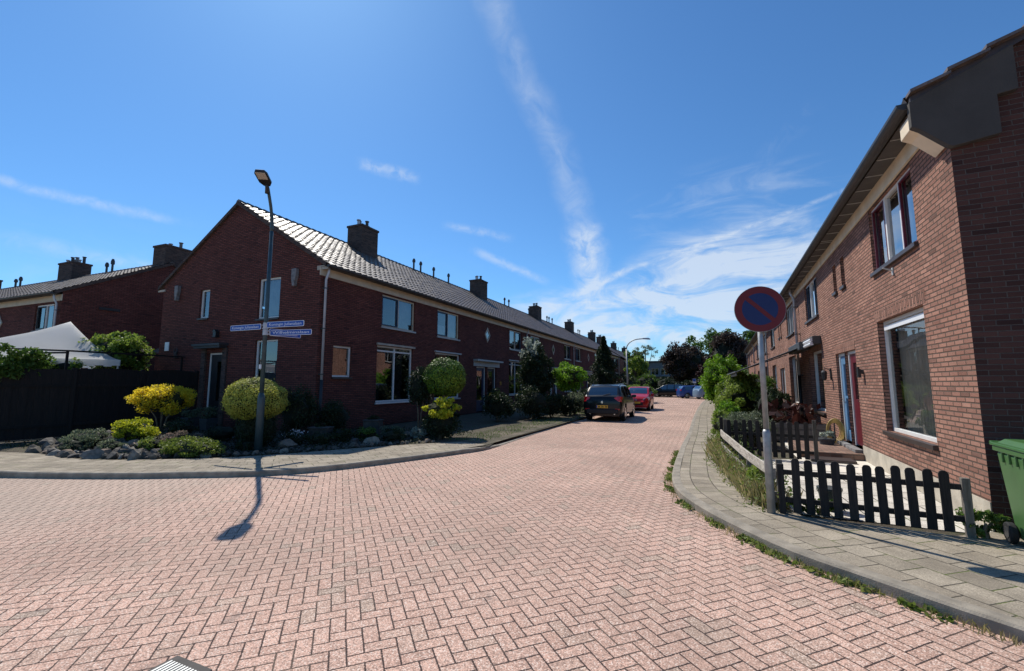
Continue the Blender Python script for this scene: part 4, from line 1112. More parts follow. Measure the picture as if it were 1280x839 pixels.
def topiary(name, label, loc, rad, zc, n, size, mat, mat2=None, trunk=.05, taper_=0.0, core='core_m', cat='bush'):
    """clipped solid shape: leaves on the skin of an ellipsoid"""
    o = root(name, label, cat, (*loc, 0))
    d = sph(n); h = np.clip(d[:, 2], -1, 1); k = np.ones(n)
    bump_ = np.array([1 + .15 * mnoise.noise(Vector(v) * 2.3 + Vector((loc[0], 0, 0))) + .05 * mnoise.noise(Vector(v) * 6) for v in d])
    k = bump_ * (1 - (rng.random(n) ** 2) * .13) * (1 + (rng.random(n) > .965) * rng.random(n) * .13)
    if taper_: k = k * (1 - taper_ * np.clip(-h, 0, 1))
    P = d * k[:, None] * np.array(rad) + np.array([0, 0, zc]); ok = P[:, 2] > .02
    leaves(P[ok], size, o, mat, nrm=d[ok], nj=.42)
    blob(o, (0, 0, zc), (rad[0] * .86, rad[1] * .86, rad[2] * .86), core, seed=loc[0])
    m = MB(); m.tube([(0, 0, -.03), (.01, 0, zc)], [trunk * 1.2, trunk * .8], 8); m.build('trunk', 'stem', o, smooth=True)
    return o
def tree(name, label, loc, H, rad, zc, n, size, mat, group=None, clumps=60, cr=.3, tr=.2, shell=.6, limbs=7, core=None, gaps=0):
    o = root(name, label, 'tree', (*loc, -.1), 0, group)
    P, q = crown_pts(n, rad, (0, 0, zc), clumps, cr, shell)
    cro = leaves(P, size, o, mat, 'crown')
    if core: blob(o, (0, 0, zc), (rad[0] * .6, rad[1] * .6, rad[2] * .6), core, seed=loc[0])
    m = MB(); m.tube([(0, 0, -.1), (.05, 0, H * .2), (.0, .05, zc), (.0, 0, zc + rad[2] * .7)], [tr * 1.3, tr, tr * .7, tr * .15], 9)
    r = random.Random(int(loc[0] * 10 + loc[1]))
    for k in range(limbs):
        a = r.uniform(0, 2 * PI); z0 = H * r.uniform(.2, .55); e = Vector((rad[0] * .75 * math.cos(a), rad[1] * .75 * math.sin(a), zc + rad[2] * r.uniform(-.3, .6)))
        m.tube([(0, 0, z0), tuple(e * .45 + Vector((0, 0, z0 * .6))), tuple(e)], [tr * .5, tr * .3, tr * .06], 6)
    m.build('trunk', 'trunk', o, smooth=True)
    return o

# ---------------------------------------------------------------- left corner garden
def mound(x, y):
    q = math.hypot((x + 13.4) / 2.5, (y - 6.95) / 1.45)
    return 0 if q >= 1 else max(0, -.03 + .30 * (1 - q * q) ** 1.2 + .05 * mnoise.noise(Vector((x * 2, y * 2, 0))) * (1 - q))
o = bush('golden_bush', 'golden yellow bush on bare branching stems at the dark fence', (-14.35, 7.62, .22), (.86, .80, .50), .92, 11000, .062, 'l_yellow', clumps=60, cr=.30, core='core_m', stems=6, shell=.72, stemr=.022, spread=.5, kcore=.66)
topiary('clipped_bush', 'large clipped yellow green bush right behind the street lamp', (-10.45, 7.62), (.72, .70, .55), 1.20, 17000, .038, 'l_box', trunk=.12)
o = topiary('clipped_bush', 'dark narrow foot of clipped green shrub under the large clipped bush', (-10.45, 7.68), (.46, .46, .55), .50, 7000, .04, 'l_dark', trunk=.08, core='core_d')
bush('low_bush', 'low yellow green dome shaped bush in front of the golden bush', (-13.2, 6.42, .14), (.60, .5, .30), .30, 6500, .05, 'l_yg', clumps=36, cr=.3, core='core_m', stems=3, shell=.75)
bush('ground_cover_shrub', 'low spreading green cushion shrub at the pavement edge left of the lamp', (-10.65, 6.3), (1.0, .45, .25), .17, 8000, .04, 'l_olive', clumps=40, cr=.28, core='core_m', stems=2)
bush('heather', 'grey pink heather behind the low green cushion shrub', (-11.7, 6.75), (.62, .42, .28), .2, 4500, .04, 'l_heath', clumps=28, cr=.3, core='core_m', stems=2)
bush('low_shrub', 'grey green low shrub among the rocks left of the yellow dome', (-13.9, 5.85, .05), (.75, .5, .26), .2, 4200, .05, 'l_grey', clumps=30, cr=.3, core='core_d', stems=2)
bush('low_shrub', 'olive low shrub at the front left of the rockery', (-13.6, 5.45), (.5, .34, .2), .15, 2600, .045, 'l_grey', clumps=20, cr=.3, core='core_d', stems=2)
bush('dark_shrub', 'tall dark shrub in the shade between the clipped bush and the drainpipe', (-11.0, 9.4), (.62, .6, .8), .78, 5500, .06, 'l_dark', clumps=36, stems=4)
bush('dark_shrub', 'dark shrub right of the drainpipe against the street facade', (-10.5, 10.35), (.55, .55, .56), .58, 4200, .055, 'l_dark', clumps=30, stems=4)
o = bush('flowering_plant', 'small plant with tiny white flowers behind a big stone near the lamp', (-9.9, 8.4), (.45, .32, .2), .17, 1800, .04, 'l_dark', clumps=20, stems=2, cat='plant')
P, q = crown_pts(200, (.42, .3, .15), (0, 0, .27), 18, .4); leaves(P, .035, o, 'flower', 'blossom', aspect=.9)
topiary('ball_tree', 'clipped green ball bush on a stem before the terrace, pale sunlit top', (-7.55, 11.9), (.68, .66, .60), 1.80, 12000, .055, 'l_ball', trunk=.06)
bush('dark_shrub', 'dark shrub close behind the left side of the green ball bush', (-8.35, 11.7), (.5, .5, .72), 1.45, 3800, .065, 'l_dark', clumps=30, stems=3)
bush('golden_conifer', 'yellow tipped spreading shrub directly under the green ball bush', (-7.15, 11.05), (.62, .55, .34), .86, 4200, .075, 'l_yg', clumps=30, cr=.3, core='core_m', stems=4)
bush('dark_shrub', 'dark green shrub base below the yellow tipped shrub', (-7.15, 11.15), (.62, .6, .42), .42, 4200, .06, 'l_dark', clumps=26, stems=3)
bush('silver_plant', 'pale silver leaved plant beside the yellow tipped shrub', (-7.75, 10.75), (.3, .25, .16), .16, 500, .09, 'l_silver', clumps=10, core=None, stems=2, cat='plant')
bush('low_shrub', 'blue grey low plant beside the silver leaved one', (-8.5, 10.6), (.42, .34, .2), .2, 1500, .05, 'l_grey', clumps=18, stems=2)
bush('low_shrub', 'dark low shrub in the shaded bed left of the two rocks', (-9.2, 9.4), (.5, .35, .22), .2, 2200, .05, 'l_dark', clumps=20, stems=2)
bush('low_shrub', 'dark low shrub in front of the upright stone slab', (-8.7, 9.8), (.4, .3, .2), .2, 1800, .05, 'l_mid', clumps=18, stems=2)
m = MB(); vs = []; fs = []; NN = 26
for i in range(NN + 1):
    for j in range(9):
        a = 2 * PI * i / NN; q = j / 8; x = -13.4 + 2.5 * q * math.cos(a); y = 6.95 + 1.45 * q * math.sin(a)
        vs.append((x, y, -.03 + .30 * (1 - q * q) ** 1.2 + .05 * mnoise.noise(Vector((x * 2, y * 2, 0))) * (1 - q)))
fs = [(i * 9 + j, i * 9 + j + 1, (i + 1) * 9 + j + 1, (i + 1) * 9 + j) for i in range(NN) for j in range(8)]
m.add(vs, fs); struct(m.build('rockery_ground', 'soil', None, smooth=True))
for x, y, rx, mt, lb in ((-12.7, 5.75, .34, 'l_grey', 'small grey tuft among the front stones below the yellow dome'), (-11.9, 6.15, .36, 'l_olive', 'small olive cushion plant left of the low green cushion shrub'), (-13.0, 7.4, .5, 'l_dark', 'dark creeping shrub between the golden bush and the heather'),
        (-12.2, 8.0, .55, 'l_dark', 'dark shrub on the shaded slope before the gable door'), (-9.3, 8.7, .4, 'l_dark', 'dark leafy plant right behind the rounded brown stone'), (-8.0, 10.0, .42, 'l_dark', 'dark leafy plant in front of the silver leaved one'), (-10.1, 7.2, .3, 'l_dark', 'dark little plant at the foot of the street lamp')):
    bush('low_shrub', lb, (x, y, mound(x, y)), (rx, rx * .8, rx * .5), rx * .42, 1800, .045, mt, clumps=20, core='core_d', stems=2)
# stones
import bmesh
def rockmesh(seed, mat, flat=.6):
    bm = bmesh.new(); bmesh.ops.create_icosphere(bm, subdivisions=2, radius=.5); r = random.Random(seed)
    for v in bm.verts:
        v.co *= 1 + .45 * mnoise.noise(v.co * 2.2 + Vector((seed * 3.1, 0, 0))); v.co.z *= flat
    for k in range(9):
        nrm = Vector((r.uniform(-1, 1), r.uniform(-1, 1), r.uniform(-.3, 1))).normalized(); d_ = r.uniform(.16, .34)
        for v in bm.verts:
            e = v.co.dot(nrm) - d_
            if e > 0: v.co -= nrm * e
    me = bpy.data.meshes.new('rock'); bm.to_mesh(me); bm.free(); me.materials.append(MT[mat]); return me
RM = [rockmesh(i, ['stone', 'stone3', 'stone4', 'stone2', 'stone3', 'stone', 'stone4', 'stone', 'stone3', 'stone2'][i], [.6, .45, .75, .6, .35][i % 5]) for i in range(10)]
def rock(x, y, s, k, label, group, rz=None, z=0):
    o = bpy.data.objects.new('rock', RM[k]); COL.objects.link(o); o.location = (x, y, z + s * .14 + mound(x, y)); o.scale = (s, s * random.uniform(.6, .95), s * random.uniform(.7, 1)); o.rotation_euler = (random.uniform(-.25, .25), random.uniform(-.25, .25), random.uniform(0, 6) if rz is None else rz)
    return tag(o, label, 'rock', group)
random.seed(5)
for i in range(126):
    t = (i + random.random()) / 126; x = -14.9 + t * 4.3; yb = 5.12 + max(0, (x + 12.6)) * .27
    row = i % 6; y = yb + .04 + row * .19 + random.uniform(-.08, .1)
    rock(x, y, random.choice([.18, .22, .28, .36, .46]) * random.uniform(.85, 1.15), random.randrange(10), 'rough grey and brown stone piled in the rockery at the pavement corner', 'stones of the corner rockery')
for i in range(9):
    rock(-15.6 + i * .16 + random.uniform(-.1, .1), 5.75 + (i % 3) * .3, random.uniform(.4, .65), random.choice([1, 4, 6]), 'large dark stone at the shaded left end of the rockery', 'dark stones at the left end of the rockery', z=.02)
for i in range(26):
    t = i / 25; x = -10.3 + t * 3.5; p = min(LG, key=lambda q: abs(q[0] - x)); 
    yb = np.interp(x, [-10.86, -9.64, -8.92, -8.0, -6.97, -6.2], [5.58, 6.39, 7.17, 8.6, 9.95, 10.7])
    rock(x - .1 + random.uniform(-.08, .03), yb + .22 + random.uniform(-.04, .1), random.uniform(.16, .32), random.choice([0, 2, 3, 8, 5, 7]), 'small edging stone in the shaded flower bed along the pavement', 'edging stones of the shaded flower bed')
rock(-9.75, 8.0, .62, 3, 'big rounded brown stone standing before the white flowers', None, 0)
rock(-8.55, 9.1, .42, 8, 'pale rock in the middle of the shaded bed, left of the jagged one', None, 0)
rock(-8.1, 9.3, .5, 2, 'jagged pale rock to the right of its paler neighbour in the shaded bed', None, 1)
rock(-8.4, 11.2, .45, 3, 'pale brown rock lying under the big ground floor window', None, 1)
for (x, y, w, hh, lb) in ((-9.9, 9.25, .55, .35, 'dark square stone trough beside the white flowers'), (-9.45, 10.85, .5, .45, 'upright dark stone block under the big window')):
    o = root('planter', lb, 'planter', (x, y, 0), R(20)); m = MB(); m.box(-w / 2, w / 2, -.18, .18, -.02, hh); m.box(-w / 2 - .02, w / 2 + .02, -.2, .2, hh, hh + .04); m.build('trough', 'stone3', o, bevel=.015)
    q = bush('tmp', 'x', (0, 0), (w * .4, .15, .1), hh + .08, 300, .05, 'l_dark', clumps=8, core=None, stems=0)
    ch = list(q.children)[0]; ch.parent = o; ch.name = 'plant'; bpy.data.objects.remove(q)
for x, y, lb in ((-16.6, 9.7, 'square grey plant pot left of the gable entrance door'), (-15.4, 9.6, 'square grey plant pot right of the gable entrance door')):
    o = root('plant_pot', lb, 'plant pot', (x, y, 0)); m = MB(); taper(m, 0, .42, .16, .2, .16, .2); m.build('pot', 'terra', o, bevel=.01)
    P, q = crown_pts(700, (.34, .34, .26), (0, 0, .6), 14, .4); leaves(P, .06, o, 'l_grey')

# tall dark fence, trellis beam and what grows over it
def boardfence(A, B, H, label, n=None, arch=0):
    A3, B3 = Vector((*A, 0)), Vector((*B, 0)); L = (B3 - A3).length; o = root('wooden_fence', label, 'fence', tuple(A3), math.atan2(B[1] - A[1], B[0] - A[0]), 'tall dark boarded fence panels')
    m = MB(); n = int(L / .145); r = random.Random(int(L * 100))
    for i in range(n):
        x = i * L / n; z = H + arch * math.sin(PI * (i + .5) / n) + r.uniform(-.006, .006); yy = .0 if i % 2 else .018
        m.box(x + .002, x + L / n + .012, yy - .008, yy + .008, .04, z)
    m.build('boards', 'woodfence', o)
    m = MB(); m.box(0, L, .03, .06, .35, .43); m.box(0, L, .03, .06, 1.5, 1.58); m.build('rail', 'woodfence', o, sep=True)
    for x in (0, L): m = MB(); m.box(x - .05, x + .05, -.04, .06, -.05, H + .05); m.build('post', 'woodfence', o)
    return o
FP = [(-17.6, 10.42), (-17.5, 8.6), (-17.4, 6.8), (-17.7, 5.0), (-18.6, 3.3), (-20.2, 1.9), (-22.5, .9)]
fl_ = ['fence panel that meets the brick gable beside the entrance door', 'dark fence panel behind the golden bush', 'dark fence panel behind the low grey green shrub', 'dark fence panel overgrown by the climbing plant', 'fence panel with sunlit board edges near the left edge', 'fence panel at the far left edge of the photo']
for i in range(6): boardfence(FP[i], FP[i + 1], 2.02, fl_[i], arch=.06 if i < 2 else 0)
o = root('pergola', 'thin dark beam structure rising just above the boarded fence', 'pergola', (0, 0, 0))
for (a, b, z) in (((-18.4, 10.4), (-18.2, 6.9), 2.62), ((-18.2, 6.9), (-19.6, 3.4), 2.62), ((-19.9, 4.6), (-24, .5), 2.7), ((-18.2, 6.9), (-23.4, 5.2), 2.56)):
    m = MB(); m.tube([(*a, z), (*b, z)], .035, 4); m.build('beam', 'woodfence', o)
for p in ((-18.4, 10.3), (-18.2, 6.9), (-19.6, 3.4)):
    m = MB(); m.tube([(*p, 0), (*p, 2.62)], .04, 4); m.build('post', 'woodfence', o)
bush('climbing_plant', 'leafy climber tumbling over the top of the dark fence below the tent', (-17.75, 5.7), (.55, 1.0, .62), 2.2, 3800, .10, 'l_mid', clumps=36, cr=.28, core=None, stems=3, shell=.4, cat='plant', stemr=.012)
bush('garden_tree', 'leafy light green garden shrub rising behind the fence between tent and gable', (-19.75, 8.9), (1.15, 1.15, .95), 2.62, 7500, .12, 'l_fresh', clumps=52, cr=.28, core='core_d', stems=5, shell=.6, cat='tree', stemr=.05)
bush('garden_tree', 'smaller green shrub just left of the leafy shrub behind the fence', (-19.4, 7.3), (.5, .5, .4), 2.1, 1600, .12, 'l_fresh', clumps=18, core='core_d', stems=2, cat='tree')
# party tent
o = root('party_tent', 'white pointed party tent standing behind the dark fence', 'tent', (-21.0, 7.95, 0), R(64))
m = MB(); N = 30; vs = []; XR, XL, YH = 1.5, 3.5, 1.9
for i in range(N + 1):
    for j in range(N + 1):
        u = -1 + 2 * i / N; v = -1 + 2 * j / N; r_ = max(abs(u), abs(v)); z = 2.42 + 1.42 * (1 - r_) ** 1.45 + .035 * math.sin(7 * u + 4 * v) * (1 - r_) * r_ * 3 + .02 * math.cos(11 * v) * r_ * (1 - r_)
        vs.append((u * (XR if u > 0 else XL), v * YH, z - .10 * (abs(u) * abs(v) < .9) * (r_ > .97) * math.cos(v * PI / 2) * math.cos(u * PI / 2)))
fs = [(i * (N + 1) + j, (i + 1) * (N + 1) + j, (i + 1) * (N + 1) + j + 1, i * (N + 1) + j + 1) for i in range(N) for j in range(N)]
m.add(vs, fs); m.build('tent_roof', 'tent', o, smooth=True)
m = MB(); cs = [(-XL, -YH), (XR, -YH), (XR, YH), (-XL, YH)]
for q in range(4):
    a0, a1 = cs[q], cs[(q + 1) % 4]
    for i in range(24):
        t0, t1 = i / 24, (i + 1) / 24; z0 = 2.18 + (.035 if i % 2 else 0); p0 = [a0[k] + (a1[k] - a0[k]) * t0 for k in (0, 1)]; p1 = [a0[k] + (a1[k] - a0[k]) * t1 for k in (0, 1)]
        m.quad((*p0, 2.42), (*p1, 2.42), (p1[0], p1[1], z0), (p0[0], p0[1], z0))
m.build('valance', 'tent', o)
for cx_, cy_ in cs: m = MB(); m.tube([(cx_ * .97, cy_ * .97, -.02), (cx_ * .97, cy_ * .97, 2.42)], .03, 8); m.build('leg', 'galv', o)

# ---------------------------------------------------------------- gardens further along the left row
bush('tall_shrub', 'tall dark shrub with pale sunlit leaves at its top before the terrace', (-7.6, 20.3), (1.0, 1.0, 1.75), 1.95, 11000, .11, 'l_dark', clumps=60, cr=.26, stems=3, shell=.6, cat='tree')
q = bush('tall_shrub', 'pale leaved tip of the tall dark shrub, its sunlit look put into the leaf colour', (-7.9, 20.2), (.6, .6, .6), 3.3, 700, .13, 'l_silver', clumps=12, core=None, stems=1, cat='tree')  # separate pale tip: sun on the shrub's top is painted by leaf colour
bush('bright_tree', 'bright lime green round tree between the dark shrubs', (-6.2, 21.4), (.98, .98, .78), 1.95, 7000, .10, 'l_bright', clumps=44, cr=.28, core='core_m', stems=3, cat='tree')
for i, (x, y, rx, rz, mt, lb) in enumerate([(-7.2, 18.9, .95, .8, 'l_dark', 'dark garden shrub left of the tall pale topped shrub'), (-6.8, 20.2, .8, .62, 'l_dark', 'dark garden shrub at the foot of the tall pale topped shrub'), (-6.5, 21.6, .7, .5, 'l_dark', 'low dark shrub below the lime green tree'),
        (-6.3, 22.6, .6, .62, 'l_grey', 'grey green shrub right of the lime green tree stem'), (-8.2, 17.2, .8, .7, 'l_dark', 'dark shrub before the white framed double doors'), (-8.9, 14.3, .5, .45, 'l_dark', 'small dark shrub at the verge right of the ball bush'),
        (-6.2, 24.6, .8, .7, 'l_dark', 'dark hedge bush just left of the black car'), (-6.2, 26.2, .7, .75, 'l_dark', 'dark bush behind the black car roof')]):
    bush('garden_shrub', lb, (x, y), (rx, rx, rz), rz * .95, 4200, .08, mt, clumps=30, stems=3)
# pointed conifer
o = root('conifer', 'tall pointed dark conifer above the parked black car', 'tree', (-5.85, 28.2, 0))
n = 20000; t = rng.random(n) ** .95; hgt = .15 + t * 4.5; ang_ = rng.random(n) * 2 * PI
whorl = .8 + .25 * np.sin(hgt * 7 + ang_ * 2) + .2 * np.sin(ang_ * 5 + hgt * 3)
rad_ = (1 - t) ** .95 * 1.75 * whorl * (.45 + .55 * rng.random(n)) + .04
leaves(np.c_[rad_ * np.cos(ang_), rad_ * np.sin(ang_), hgt - rad_ * .15], .12, o, 'l_dark', aspect=.4)
m = MB(); m.tube([(0, 0, -.05), (0, 0, 4.5)], [.12, .02], 8); m.build('trunk', 'trunk', o)
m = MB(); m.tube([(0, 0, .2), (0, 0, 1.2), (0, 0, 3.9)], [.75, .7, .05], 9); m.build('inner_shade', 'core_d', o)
bush('hedge', 'large rounded hedge beside the red car at the bend', (-4.9, 34.0), (1.15, 2.2, .8), .75, 8000, .10, 'l_fresh', clumps=50, cr=.26, core='core_d', stems=3, cat='hedge')
bush('hedge', 'pale flowering hedge between the red car and the rounded hedge', (-4.9, 31.0), (.55, 1.2, .62), .62, 2600, .09, 'l_silver', clumps=26, core='core_d', stems=2, cat='hedge')
bush('hedge', 'low hedge further down at the left side of the street', (-5.1, 40.5), (1.1, 3.0, .85), .8, 6000, .14, 'l_mid', clumps=40, cr=.26, core='core_d', stems=3, cat='hedge')
bush('red_shrub', 'dark red leaved shrub behind the red car', (-6.4, 33.5), (1.0, 1.0, .9), 1.35, 3500, .12, 'l_red', clumps=28, core='core_d', stems=3)
bush('garden_shrub', 'green shrub at the foot of the far street lamp', (-7.2, 37.5), (1.3, 1.3, 1.3), 1.3, 4500, .14, 'l_mid', clumps=36, core='core_d', stems=3)

# ---------------------------------------------------------------- right side planting
bush('large_shrub', 'large fresh green shrub beside the right pavement, its leaves in full sun', (1.25, 19.6), (1.05, 1.6, 1.02), 1.02, 17000, .085, 'l_fresh', clumps=70, cr=.24, core='core_d', stems=5, shell=.7)
bush('large_shrub', 'darker shrub right behind the sign post, in front of the row houses', (1.95, 16.3), (.62, .8, .78), .85, 7000, .07, 'l_dark', clumps=40, cr=.28, stems=4)
bush('tall_shrub', 'taller yellow green shrub further back on the right pavement side', (.95, 27.0), (1.2, 1.6, 1.5), 1.75, 12000, .12, 'l_bright', clumps=60, cr=.24, core='core_d', stems=4, cat='bush')
bush('tall_shrub', 'green shrub row behind the yellow green shrub on the right', (1.5, 33.0), (1.3, 3.0, 1.5), 1.6, 9000, .15, 'l_fresh', clumps=50, cr=.24, core='core_d', stems=4)
bush('tall_shrub', 'tall green shrub under the dark awning', (2.1, 23.0), (1.0, 1.4, 1.1), 1.2, 8000, .10, 'l_mid', clumps=44, cr=.26, core='core_d', stems=4)
bush('low_shrub', 'grey green mounded plants spilling over the second picket fence', (.98, 13.4), (.78, 1.15, .45), .44, 9000, .05, 'l_grey', clumps=50, cr=.26, core='core_d', stems=3)
bush('low_shrub', 'green low plant at the pavement edge beside the grey mounded plants', (.45, 14.6), (.42, .8, .42), .42, 4500, .06, 'l_fresh', clumps=34, cr=.28, core='core_d', stems=3)
bush('low_shrub', 'fresh green leaves growing behind the grey mounded plants', (.7, 16.2), (.5, .8, .55), .52, 4500, .07, 'l_bright', clumps=34, cr=.28, core='core_d', stems=3)
bush('low_hedge', 'low golden hedge near the far parked cars', (1.3, 47.5), (1.2, 1.3, .55), .5, 3000, .12, 'l_yg', clumps=26, cr=.3, core='core_m', stems=2, cat='hedge')
bush('low_shrub', 'small leafy weed bush growing through the grey rails beside the sign post', (.62, 7.5), (.17, .42, .2), .2, 1700, .045, 'l_fresh', clumps=18, cr=.34, core=None, stems=3)
bush('low_shrub', 'leafy weeds at the foot of the nearest picket fence', (1.2, 6.62), (.42, .1, .1), .1, 900, .045, 'l_mid', clumps=16, cr=.34, core=None, stems=2)
bush('low_shrub', 'straggly weed growing at the plinth between fence post and bin', (2.62, 6.36), (.26, .12, .16), .14, 650, .05, 'l_mid', clumps=12, cr=.34, core=None, stems=3)
# big leaved plant in a timber planter
o = root('planter_box', 'long weathered timber planter box behind the second picket fence', 'planter', (2.1, 14.6, 0), R(-4))
m = MB(); m.box(-.5, .95, -.25, .25, 0, .46); m.build('box', 'woodbox', o, bevel=.01); m = MB(); m.box(-.53, .98, -.28, -.25, .36, .50); m.box(-.53, .98, -.275, -.25, .02, .34); m.build('plank', 'woodbox', o, bevel=.006, sep=True)
o = root('red_leaved_plant', 'plant with large dark red and yellow leaves standing in the timber planter', 'plant', (2.35, 15.1, 0))
nl = 150; C = np.c_[rng.normal(0, .34, nl), rng.normal(0, .34, nl), rng.uniform(.35, 1.05, nl)]; leaves(C, .30, o, 'l_red', aspect=.5, droop=-.2)
C = np.c_[rng.normal(-.05, .12, 7), rng.normal(0, .2, 7), rng.uniform(.8, 1.1, 7)]; leaves(C, .22, o, 'l_heath', aspect=.5, name='yellow_leaves')
m = MB()
for k in range(9): a = k * .7; m.tube([(.05 * math.cos(a), .05 * math.sin(a), 0), (.22 * math.cos(a), .22 * math.sin(a), .8)], [.02, .01], 6)
m.build('stem', 'stem', o)
# hose and pots at the door
o = root('garden_hose', 'yellow hose coiled and hung on a stand beside the blue door', 'hose', (2.93, 13.35, 0))
m = MB(); 
for k in range(5):
    r0 = .15 + .022 * k; m.tube([((r0 + .01 * math.sin(k)) * math.cos(a) * .8, -.02 - .03 * (k - 2), .42 + (r0 + .03) * math.sin(a) * 1.15) for a in [2 * PI * i / 22 for i in range(23)]], .013, 6, cap=False)
m.build('coil', 'hose', o, smooth=True); m = MB(); m.tube([(0, 0, 0), (0, 0, .62)], .015, 6); m.tube([(-.1, 0, .02), (.1, 0, .02)], .015, 6); m.build('stand', 'gutter', o)
o = root('flower_pot', 'round grey pot next to the coiled yellow hose', 'pot', (2.68, 13.0, 0)); m = MB(); m.tube([(0, 0, 0), (0, 0, .22), (0, 0, .24), (0, 0, .27)], [.12, .16, .175, .175], 16); m.build('pot', 'terra', o)
P, q = crown_pts(260, (.2, .2, .14), (0, 0, .34), 8, .4); leaves(P, .05, o, 'l_silver')
o = root('bucket', 'dark plastic bucket standing behind the nearest picket fence', 'bucket', (1.42, 6.95, 0)); m = MB(); m.tube([(0, 0, 0), (0, 0, .24), (0, 0, .245), (0, 0, .27)], [.10, .13, .14, .14], 18); m.build('tub', 'bucket', o, smooth=False)
m = MB(); m.tube([(.14 * math.cos(a), .0 + .05 * math.sin(a), .25 - .1 * math.sin(a)) for a in [PI * i / 10 for i in range(11)]], .005, 5); m.build('handle', 'galv', o)
# drain cover in the road
o = root('drain_cover', 'cast iron drain cover in the paving at the bottom edge of the photo', 'drain cover', (-2.93, 1.68, -.1), 0)
m = MB(); m.box(-.17, .17, -.17, .17, .0, .006); m.build('frame', 'stone3', o)
m = MB(); 
for k in range(-5, 6): m.box(k * .026 - .008, k * .026 + .008, -.12, .12, .006, .014)
m.build('grate', 'galv', o, bevel=.002)

# weeds and grasses: nobody could count them
def blades(P, h, w, mat, name, kind_label, cat):
    n = len(P); P = np.asarray(P); a = rng.random(n) * 2 * PI; lean = rng.normal(0, .28, (n, 2)); hh = h * rng.uniform(.4, 1.25, n)
    V = np.empty((n, 4, 3)); dx = np.cos(a) * w / 2; dy = np.sin(a) * w / 2
    V[:, 0] = P + np.c_[-dx, -dy, np.zeros(n)]; V[:, 1] = P + np.c_[dx, dy, np.zeros(n)]
    mid = P + np.c_[lean * hh[:, None] * .35, hh * .6]; V[:, 2] = mid + np.c_[dx, dy, np.zeros(n)] * .8 ; V[:, 3] = P + np.c_[lean * hh[:, None], hh]
    me = bpy.data.meshes.new(name); me.from_pydata(V.reshape(-1, 3).tolist(), [], [(4 * i, 4 * i + 1, 4 * i + 2, 4 * i + 3) for i in range(n)]); me.materials.append(MT[mat])
    o = bpy.data.objects.new(name, me); COL.objects.link(o); tag(o, kind_label, cat); return stuff(o)
def along(A, n, sx, z=0, clump=.5, lo=0, hi=1, seed=0):
    P = resample(A, .05); m = len(P); out = []
    r = np.random.default_rng(seed)
    while len(out) < n:
        i = int(m * (lo + (hi - lo) * r.random())); i = min(i, m - 1); p = P[i]
        if mnoise.noise(Vector((p.x * 1.5, p.y * 1.5, seed))) * .5 + .5 < clump * r.random() * 1.6: continue
        out.append((p.x + r.normal(0, sx), p.y + r.normal(0, sx), z))
    return np.array(out)
KO = off(RK[1:12], .05)
P = along([tuple(q) for q in KO], 2300, .035, -.1, .40, .12, 1, 3); P = P[np.array([mnoise.noise(Vector((x * 2.6, y * 2.6, 4))) > -.08 for x, y, z in P])]; o_ = leaves(P + np.c_[np.zeros(len(P)), np.zeros(len(P)), rng.uniform(0, .035, len(P))], .06, None, 'l_weed', 'kerb_weeds', .6); tag(o_, 'small green weeds growing in the joint along the right kerb', 'weeds'); stuff(o_)
P = along([tuple(q) for q in KO], 1100, .045, -.1, .75, .2, 1, 9); blades(P, .06, .008, 'l_dry', 'kerb_grass', 'dry grass tufts along the right kerb', 'grass')
P = along([(.32, 12.0), (.34, 10.2), (.46, 9.0), (.60, 7.8), (.72, 6.8)], 5200, .10, 0, .3, 0, 1, 5); blades(P, .26, .010, 'l_dry', 'dry_grass', 'tall dry grass around the grey rails', 'grass')
P = along([(.30, 13.0), (.30, 10.2), (.42, 9.0), (.56, 7.8), (.7, 6.7)], 5200, .13, 0, .45, 0, 1, 6); o_ = leaves(P + np.c_[np.zeros(len(P)), np.zeros(len(P)), rng.random(len(P)) ** 2 * .35], .05, None, 'l_weed', 'leafy_weeds', .45); tag(o_, 'leafy weeds tangled between the grey rails', 'weeds'); stuff(o_)
P = np.c_[rng.uniform(.5, 1.9, 5000), rng.uniform(7.2, 12.5, 5000), np.full(5000, -.02)]; P = P[(P[:, 0] < 1.15 - .04 * (P[:, 1] - 7))]; o_ = leaves(P + np.c_[np.zeros(len(P)), np.zeros(len(P)), rng.random(len(P)) ** 2 * .25], .05, None, 'l_mid', 'garden_weeds', .5); tag(o_, 'low mixed weeds in the bed behind the grey rails', 'weeds'); stuff(o_)
P = np.c_[rng.uniform(-6.9, -5.7, 5000), rng.uniform(11, 30, 5000), np.full(5000, -.012)]
P = P[np.array([mnoise.noise(Vector((x * .9, y * .9, 2))) > -.05 + (x + 5.4) * .15 for x, y, z in P])]
blades(P, .05, .012, 'l_mid', 'verge_grass', 'thin grass on the dusty verge along the left side', 'grass')
P = along([(-5.5, 17), (-5.55, 18), (-5.62, 22), (-5.6, 30)], 900, .06, -.05, .3, 0, 1, 8); blades(P, .07, .012, 'l_fresh', 'verge_grass', 'green grass line where verge meets the road', 'grass')
P = np.c_[rng.uniform(-16.8, -6.8, 16000), rng.uniform(5.3, 13, 16000), np.full(16000, -.02)]
P = P[np.array([y > np.interp(x, [-14.3, -12.24, -10.86, -9.64, -8.92, -8.0, -6.97, -6.2], [5.1, 5.15, 5.68, 6.5, 7.3, 8.7, 10.1, 10.8]) + .1 and x < -7 + .0 * y and not (x < -11.6 and y > 10.3) for x, y, z in P])]
P[:, 2] += np.array([mound(x, y) for x, y, z in P]); o_ = leaves(P + np.c_[np.zeros(len(P)), np.zeros(len(P)), rng.random(len(P)) ** 2 * .10], .05, None, 'l_dark', 'bed_ground_cover', .6); tag(o_, 'dark creeping ground cover in the shaded corner bed', 'ground cover'); stuff(o_)
